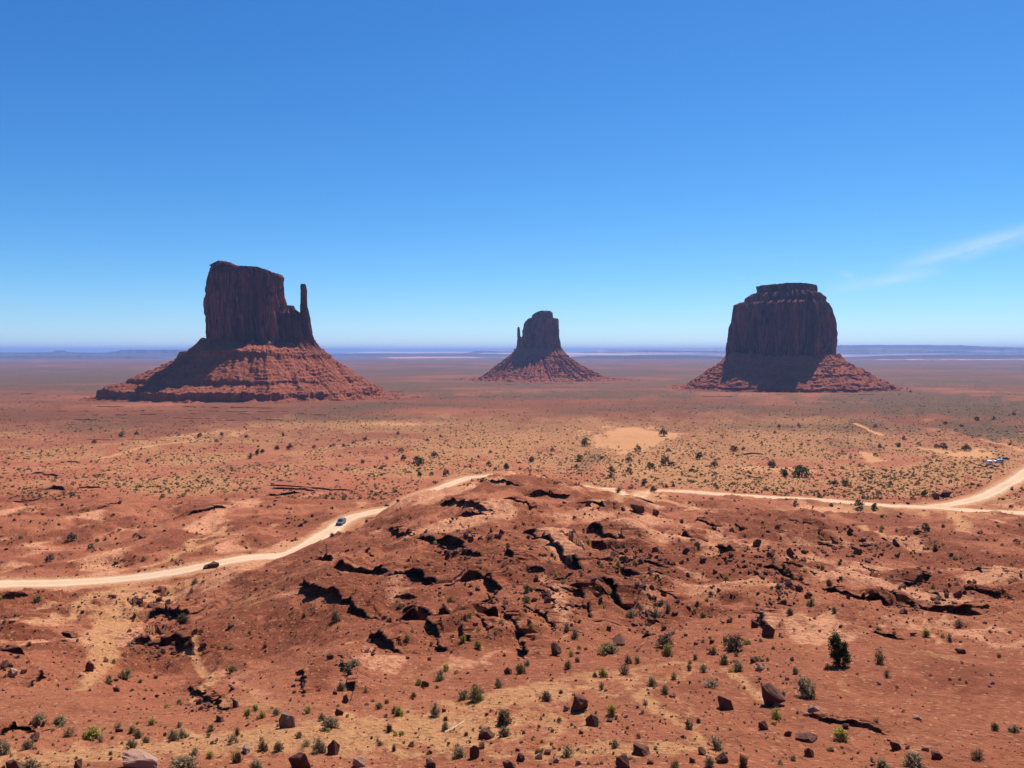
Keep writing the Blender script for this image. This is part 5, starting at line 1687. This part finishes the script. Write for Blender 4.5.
SCR = [(x, y, z, w, w * .7) for (_, x, y, z, w, px, py) in TUFT[n_t:]]
cnt = 0
while cnt < 30000:
    px = random.uniform(-60, 1084)
    py = 384 + 116 * random.random() ** 0.95
    if py < 405 and 95 < px < 380:
        continue
    x, y, z = place(px, py)
    if y < 225 or y > 3000:
        continue
    i2, j2 = int(np.clip(np.searchsorted(Yr, y), 0, len(Yr) - 1)), int(np.clip(np.searchsorted(uc, x / y), 0, len(uc) - 1))
    g, ol, sd_ = gras[i2, j2], oliv[i2, j2], sand[i2, j2]
    dens = 0.14 + 0.55 * g + 0.6 * ol + 0.35 * float(perlin2(x / 60, y / 60, 33))
    if sd_ > 0.6 or rdist[i2, j2] < 6 or random.random() > dens:
        continue
    w = min(0.40 + random.expovariate(1 / 0.33), 2.0) * (1 + min(y, 1500) / 1800)
    SCR.append((x, y, z, w, w * random.uniform(.35, .6)))
    cnt += 1
stuff_scrub(SCR, 'desert_scrub', 'scrub')


# ------------------------------------------------------------------ trees
def crown_mesh(r, tips, per, leaf, spread):
    ti = np.repeat(np.arange(len(tips)), per)
    Cn = tips[ti] + r.normal(0, 1, (len(ti), 3)) * spread
    N = r.normal(size=Cn.shape) + np.array([0, 0, .4])
    N /= np.linalg.norm(N, axis=1, keepdims=True)
    return mesh_np('crown', *quads(Cn, N, r.uniform(.7, 1.3, len(Cn)) * leaf, 1.0, r))


def trunk_mesh(r, tips, h):
    n = len(tips)
    fork = np.stack([tips[:, 0] * .25, tips[:, 1] * .25, tips[:, 2] * r.uniform(.3, .6, n)], -1)
    V1, F1 = sticks(np.array([[0, 0, -.1 * h]] * 3) + r.normal(0, .01, (3, 3)), np.array([[.03 * h, 0, .55 * h], [-.05 * h, .02 * h, .7 * h], [0.01, -.04 * h, .5 * h]]), np.full(3, .05 * h), np.full(3, .02 * h))
    V2, F2 = sticks(fork, tips, np.full(n, .018 * h), np.full(n, .006 * h))
    return mesh_np('trunk', np.concatenate([V1, V2]), np.concatenate([F1, F2 + len(V1)]))


# the lone juniper of the near bench
x, y, z = place(839, 666)
k = y / F
e = empty('juniper_tree', (x, y, z), 0.2)
tag(e, 'lone tall dark-green juniper standing on the near red bench', 'tree')
LAND.append((839, 651, 'the lone juniper'))
r = np.random.default_rng(41)
hh, ww = 31 * k, 20 * k
tp = []
for (cxp, wdp, hp, n) in ((-.22, .30, 1.0, 26), (.20, .30, .86, 22), (0.02, .40, .62, 22)):
    for _ in range(n):
        zt = r.uniform(.02, 1.0)
        rr = wdp * ww * (0.95 - .55 * max(0, zt - .45)) * math.sqrt(r.uniform(.1, 1))
        a = r.uniform(0, 6.283)
        tp.append((cxp * ww + rr * math.cos(a), rr * math.sin(a), zt * hp * hh * .95 + .03 * hh))
tp = np.array(tp)
link('crown', crown_mesh(r, tp, 62, .030 * hh, np.array([.045, .045, .05]) * hh), e, M['juniper'])
link('trunk', trunk_mesh(r, tp[:30], hh * .8), e, M['bark'])

# junipers dotted over the flats beyond the road
TREES = []
for (ox, oy, sx, lst) in ((250, 430, 3.413, [(515, 70, 20), (385, 110, 17), (467, 97, 14), (447, 132, 16), (577, 112, 40), (630, 85, 28), (525, 97, 20), (815, 115, 20), (875, 125, 22), (960, 103, 22), (670, 150, 28), (605, 35, 14), (752, 125, 14), (820, 75, 12), (838, 133, 12), (650, 22, 12), (580, 153, 18), (620, 150, 16), (217, 57, 14), (353, 43, 14), (285, 52, 12), (45, 75, 14), (95, 62, 14), (130, 60, 14), (275, 55, 12), (318, 52, 12), (392, 32, 14), (505, 12, 14), (440, 42, 12), (720, 60, 12), (780, 92, 12)]),
                          (500, 430, 3.413, [(20, 127, 22), (108, 102, 22), (180, 68, 16), (263, 125, 18), (380, 135, 30), (378, 155, 26), (440, 103, 26), (515, 125, 28), (565, 110, 38), (585, 118, 26), (575, 70, 18), (682, 92, 30), (655, 138, 18), (732, 118, 28), (800, 65, 26), (830, 65, 16), (557, 12, 30), (525, 207, 24), (495, 182, 26), (405, 207, 26), (970, 150, 28), (1015, 145, 26), (930, 120, 26), (270, 98, 30), (470, 65, 24), (290, 45, 30), (700, 175, 14), (735, 190, 16), (345, 96, 14), (440, 140, 24)]),
                          (760, 400, 3.879, [(45, 252, 36), (93, 287, 30), (163, 283, 56), (75, 103, 14), (150, 100, 16), (560, 150, 20), (465, 180, 18), (617, 172, 18), (535, 175, 24), (450, 215, 18), (330, 322, 34), (292, 320, 24), (640, 365, 34), (610, 325, 20), (385, 405, 36), (800, 188, 36), (710, 183, 30), (447, 103, 16), (508, 325, 18), (680, 577, 26), (995, 550, 22), (975, 415, 18), (840, 75, 22), (720, 90, 16), (780, 100, 16), (905, 72, 18), (970, 172, 16), (985, 55, 18), (57, 125, 14), (640, 500, 34), (445, 413, 28), (275, 410, 18), (140, 402, 24), (460, 362, 22), (685, 180, 22)]),
                          (0, 430, 3.413, [(415, 18, 20), (465, 12, 16), (683, 20, 20), (755, 17, 14), (740, 38, 16), (840, 22, 16), (895, 73, 14), (945, 62, 18), (880, 78, 20), (322, 42, 16), (965, 18, 14), (245, 368, 34), (310, 403, 26), (170, 440, 34), (465, 360, 20), (330, 378, 16), (855, 90, 24), (990, 60, 22)])):
    for (a, b, s) in lst:
        TREES.append((ox + a / sx, oy + b / sx, s / sx))
tvar = []
for k in range(5):
    r = np.random.default_rng(60 + k)
    n = 26
    az, el = r.uniform(0, 6.283, n), np.arccos(r.uniform(.0, 1, n))
    rr = r.uniform(.25, .46, n)
    tips = np.stack([np.sin(el) * np.cos(az) * rr, np.sin(el) * np.sin(az) * rr * .9, .14 + np.cos(el) * r.uniform(.35, .72, n)], -1)
    cm_ = crown_mesh(r, tips, 13, .075, np.array([.07, .07, .06]))
    tm_ = trunk_mesh(r, tips[:10], .7)
    cm_.materials.append(M['juniper'] if k % 2 else M['dark'])
    tm_.materials.append(M['bark'])
    tvar.append((cm_, tm_))
TRL = [(0, 130, 420, 620, 'dotted over the red flats left of the nearest butte'), (0, 300, 425, 470, 'dotted over the red flats below the largest butte'), (0, 300, 470, 640, 'beside the left stretch of the dirt road'), (300, 420, 425, 500, 'dotted above the road where the small car drives'),
       (420, 590, 425, 500, 'on the sandy flat behind the bend of the dirt road'), (590, 700, 425, 475, 'around the bare pale sand mound'), (590, 700, 475, 520, 'at the near foot of the sand mound slope'), (700, 800, 420, 500, 'right of the bare pale sand mound'), (800, 900, 420, 520, 'on the flat beyond the straight pale road'), (900, 1040, 400, 470, 'on the scrubby flat near the parked vehicles'), (900, 1040, 470, 600, 'beside the fork in the pale road')]
byreg = {}
for (px, py, w) in TREES:
    x, y, z = place(px, py + 0.35 * w * 0.8)
    i2, j2 = int(np.clip(np.searchsorted(Yr, y), 0, len(Yr) - 1)), int(np.clip(np.searchsorted(uc, x / y), 0, len(uc) - 1))
    k = y / F
    cm_, tm_ = random.choice(tvar)
    e = empty('juniper_tree', (x, y, z - .02), random.uniform(0, 6.28), (w * k * 1.1, w * k * 1.1, w * k * random.uniform(.85, 1.15)))
    for nm, m_ in (('crown', cm_), ('trunk', tm_)):
        c = bpy.data.objects.new(nm, m_)
        C.objects.link(c)
        c.parent = e
    reg = [q for q in TRL if q[0] <= px < q[1] and q[2] <= py < q[3]]
    where = reg[0][4] if reg else 'far out on the scrubby plain'
    byreg.setdefault(where, []).append((w, e))
for where, lst in byreg.items():
    lst.sort(key=lambda t: -t[0])
    for i, (w, e) in enumerate(lst):
        lab = f"largest dark juniper {where}" if i == 0 and len(lst) > 1 and w > 1.1 * lst[1][0] else f"small dark juniper {where}"
        tag(e, lab, 'tree', 'junipers ' + where)


# ------------------------------------------------------------------ vehicles
paint = {'silver': plain('silver_paint', (0.42, 0.44, 0.47), 0.3, 0.5, 0.5, .03), 'dark': plain('dark_paint', (0.03, 0.035, 0.045), 0.3, 0.5, 0.0, .03), 'white': plain('white_paint', (0.80, 0.80, 0.80), 0.3, 0.5, 0, .02), 'blue': plain('slate_paint', (0.10, 0.12, 0.16), 0.3, .5, .3, .03)}
glass = plain('car_glass', (0.02, 0.022, 0.025), 0.08, 0.5, 0, .02)
rubber = plain('tyre_rubber', (0.025, 0.024, 0.023), 0.85, .2)
steel = plain('wheel_steel', (0.35, 0.35, 0.36), 0.35, .5, .7)
lampm = plain('headlamp_lens', (0.75, 0.75, 0.72), 0.15, .5)
redm = plain('tail_lens', (0.35, 0.02, 0.02), 0.25, .5)


def prism(name, prof, halfw, parent, mat, taper=None):
    """side profile (x, z) swept across the width; taper(z) narrows the upper part"""
    n = len(prof)
    V = []
    for s in (-1, -0.86, 0.86, 1):
        for (x, z) in prof:
            wv = halfw * (taper(z) if taper else 1)
            inset = 0.03 if abs(s) == 1 else 0
            V.append((x * (1 - inset * .4), s * wv, z - (inset if z > 0.5 else 0)))
    Fq = []
    for k in range(3):
        for i in range(n):
            j = (i + 1) % n
            Fq.append((k * n + i, (k + 1) * n + i, (k + 1) * n + j, k * n + j))
    bm = bmesh.new()
    vs = [bm.verts.new(v) for v in V]
    for f in Fq:
        bm.faces.new([vs[i] for i in f])
    bm.faces.new([vs[i] for i in range(n)])
    bm.faces.new([vs[3 * n + i] for i in reversed(range(n))])
    bmesh.ops.recalc_face_normals(bm, faces=bm.faces)
    me = bpy.data.meshes.new(name)
    bm.to_mesh(me)
    bm.free()
    return link(name, me, parent, mat)


def panel(name, pts, parent, mat):
    """thin glass or lens panel from outer corner points, 12 mm thick"""
    bm = bmesh.new()
    P = [Vector(p) for p in pts]
    nrm = (P[1] - P[0]).cross(P[-1] - P[0]).normalized() * 0.012
    a = [bm.verts.new(p + nrm) for p in P]
    b = [bm.verts.new(p - nrm) for p in P]
    bm.faces.new(a)
    bm.faces.new(list(reversed(b)))
    for i in range(len(P)):
        j = (i + 1) % len(P)
        bm.faces.new((a[i], b[i], b[j], a[j]))
    bmesh.ops.recalc_face_normals(bm, faces=bm.faces)
    me = bpy.data.meshes.new(name)
    bm.to_mesh(me)
    bm.free()
    return link(name, me, parent, mat)


def wheel(x, y, rad, parent):
    def disc(name, r0, w, mat, par, segs=24):
        bm = bmesh.new()
        bmesh.ops.create_cone(bm, cap_ends=True, segments=segs, radius1=r0, radius2=r0, depth=w, matrix=Matrix.Rotation(R(90), 4, 'X'))
        bmesh.ops.bevel(bm, geom=[e_ for e_ in bm.edges if e_.calc_face_angle(0) > 1], offset=0.02, segments=2, affect='EDGES')
        me = bpy.data.meshes.new(name)
        bm.to_mesh(me)
        bm.free()
        return link(name, me, par, mat)
    wo = disc('wheel', rad, 0.22, rubber, parent)
    wo.location = (x, y, rad)
    disc('rim', rad * .62, 0.235, steel, wo, 18)


def vehicle(name, label, px, py, head, kind, mat, xyz=None):
    x, y, z = xyz or place(px, py)
    e = empty(name, (x, y, z + 0.02), head)
    tag(e, label, 'van' if kind == 'van' else 'car')
    if kind == 'van':
        L, hw, zb = 2.6, 0.98, 2.25
        body = [(-2.55, .35), (2.45, .35), (2.6, .55), (2.58, .95), (1.95, 1.15), (1.35, 1.95), (1.05, 2.15), (-2.3, 2.2), (-2.52, 2.05), (-2.6, .9)]
        tp_ = lambda zz: 1 - 0.12 * max(0, (zz - 1.1)) / 1.1
    elif kind == 'suv':
        hw = 0.93
        body = [(-2.25, .38), (2.2, .38), (2.35, .6), (2.3, .92), (1.15, 1.08), (.45, 1.66), (.1, 1.74), (-1.7, 1.72), (-2.1, 1.55), (-2.32, 1.0), (-2.36, .6)]
        tp_ = lambda zz: 1 - 0.2 * max(0, (zz - 1.0)) / .75
    else:
        hw = 0.89
        body = [(-2.2, .3), (2.15, .3), (2.3, .5), (2.22, .78), (1.1, .93), (.4, 1.40), (.05, 1.46), (-.9, 1.44), (-1.6, 1.02), (-2.2, .96), (-2.3, .6)]
        tp_ = lambda zz: 1 - 0.22 * max(0, (zz - .9)) / .55
    prism('body', body, hw, e, paint[mat], tp_)
    zs = [b_[1] for b_ in body]

    def wy_(zz):
        return hw * tp_(zz) * .995
    if kind == 'van':
        ws = [(1.98, 1.16), (1.40, 1.92)]
        rw = [(-2.56, 1.25), (-2.54, 1.95)]
        sides = [[(1.75, 1.25), (1.25, 1.92), (.75, 1.92), (.75, 1.25)]]
    elif kind == 'suv':
        ws = [(1.14, 1.10), (.48, 1.65)]
        rw = [(-2.30, 1.08), (-2.12, 1.52)]
        sides = [[(.9, 1.12), (.35, 1.60), (-.4, 1.62), (-.4, 1.12)], [(-.5, 1.12), (-.5, 1.62), (-1.6, 1.60), (-1.95, 1.12)]]
    else:
        ws = [(1.08, .95), (.43, 1.39)]
        rw = [(-1.58, 1.05), (-.93, 1.43)]
        sides = [[(.85, .98), (.32, 1.35), (-.25, 1.37), (-.25, .98)], [(-.33, .98), (-.33, 1.37), (-.88, 1.36), (-1.3, .98)]]
    for nm, ((xa, za), (xb, zb2)) in (('windscreen', ws), ('rear_window', rw)):
        sgn = 1 if nm == 'windscreen' else -1
        panel(nm, [(xa + .02 * sgn, -wy_(za) * .84, za + .02), (xa + .02 * sgn, wy_(za) * .84, za + .02), (xb + .02 * sgn, wy_(zb2) * .84, zb2 + .02), (xb + .02 * sgn, -wy_(zb2) * .84, zb2 + .02)], e, glass)
    for s in (-1, 1):
        for sp in sides:
            panel('side_window', [(a, s * (wy_(b) + .008), b) for a, b in sp], e, glass)
        fx = max(b_[0] for b_ in body)
        hz_ = .72 if kind != 'car' else .62
        panel('headlight', [(fx - .02, s * .5, hz_ - .08), (fx - .02, s * .82, hz_ - .08), (fx - .05, s * .82, hz_ + .1), (fx - .05, s * .5, hz_ + .1)], e, lampm)
        bx_ = min(b_[0] for b_ in body)
        panel('tail_light', [(bx_ - .005, s * .6, hz_), (bx_ - .005, s * .84, hz_), (bx_ + .02, s * .84, hz_ + .22), (bx_ + .02, s * .6, hz_ + .22)], e, redm)
        for wxp in (1.42, -1.4):
            wheel(wxp, s * (hw - .08), .34 if kind == 'car' else .37, e)
    return e


x, y, z = place(341, 524.5)
P = ROADS[0][0]
i = int(np.argmin((P[:, 0] - x) ** 2 + (P[:, 1] - y) ** 2))
tg = P[i + 2] - P[i - 2]
vehicle('car', 'dark slate car driving alone on the pale dirt road', 341, 524.5, math.atan2(tg[1], tg[0]) + math.pi, 'suv', 'blue')
LAND.append((341, 521, 'the car on the road'))
vehicle('van', 'bright white van parked left of the silver car on the sandy knoll', 989, 464.5, R(75), 'van', 'white')
vehicle('car', 'silver car parked between the white van and a dark car', 998.5, 462.5, R(170), 'suv', 'silver')
vehicle('car', 'dark car parked farthest right behind the silver car', 1004.5, 459.8, R(165), 'car', 'dark')

# a bleached dead branch on the sandy bench
x, y, z = place(445, 733)
r = np.random.default_rng(4)
e = np.array([[0, 0, .05], [.35, .25, .12], [.75, .7, .16], [1.0, 1.25, .1], [.55, .75, .3]])
V, Fq = sticks(e[[0, 1, 2, 1]], e[[1, 2, 3, 4]], np.array([.05, .04, .03, .025]), np.array([.04, .03, .012, .01]))
o = link('dead_branch', mesh_np('dead_branch', V, Fq), None, plain('bleached_wood', (.50, .36, .25), .9, .1))
o.location = (x, y, z)
tag(o, 'bleached bent dead branch lying on the sandy bench', 'branch')

# ------------------------------------------------------------------ labels told by place
byl = {}
for (o, px, py, basep, cat, grp) in AUTO:
    best = min(LAND, key=lambda L: math.hypot(L[0] - px, (L[1] - py) * 1.6))
    dx, dy = px - best[0], py - best[1]
    if abs(dx) > 1.3 * abs(dy):
        rel = 'right of' if dx > 0 else 'left of'
    else:
        rel = 'in front of' if dy > 0 else 'beyond'
    byl.setdefault((basep, rel, best[2]), []).append((math.hypot(dx, dy), o, cat, grp))
for (basep, rel, ph), lst in byl.items():
    lst.sort(key=lambda t: t[0])
    for i, (d, o, cat, grp) in enumerate(lst):
        pre = '' if len(lst) == 1 else ('nearest ' if i == 0 else words(min(i, 9)))
        tag(o, f"{pre}{basep} {rel} {ph}", cat, grp)
print('objects', len(bpy.data.objects))
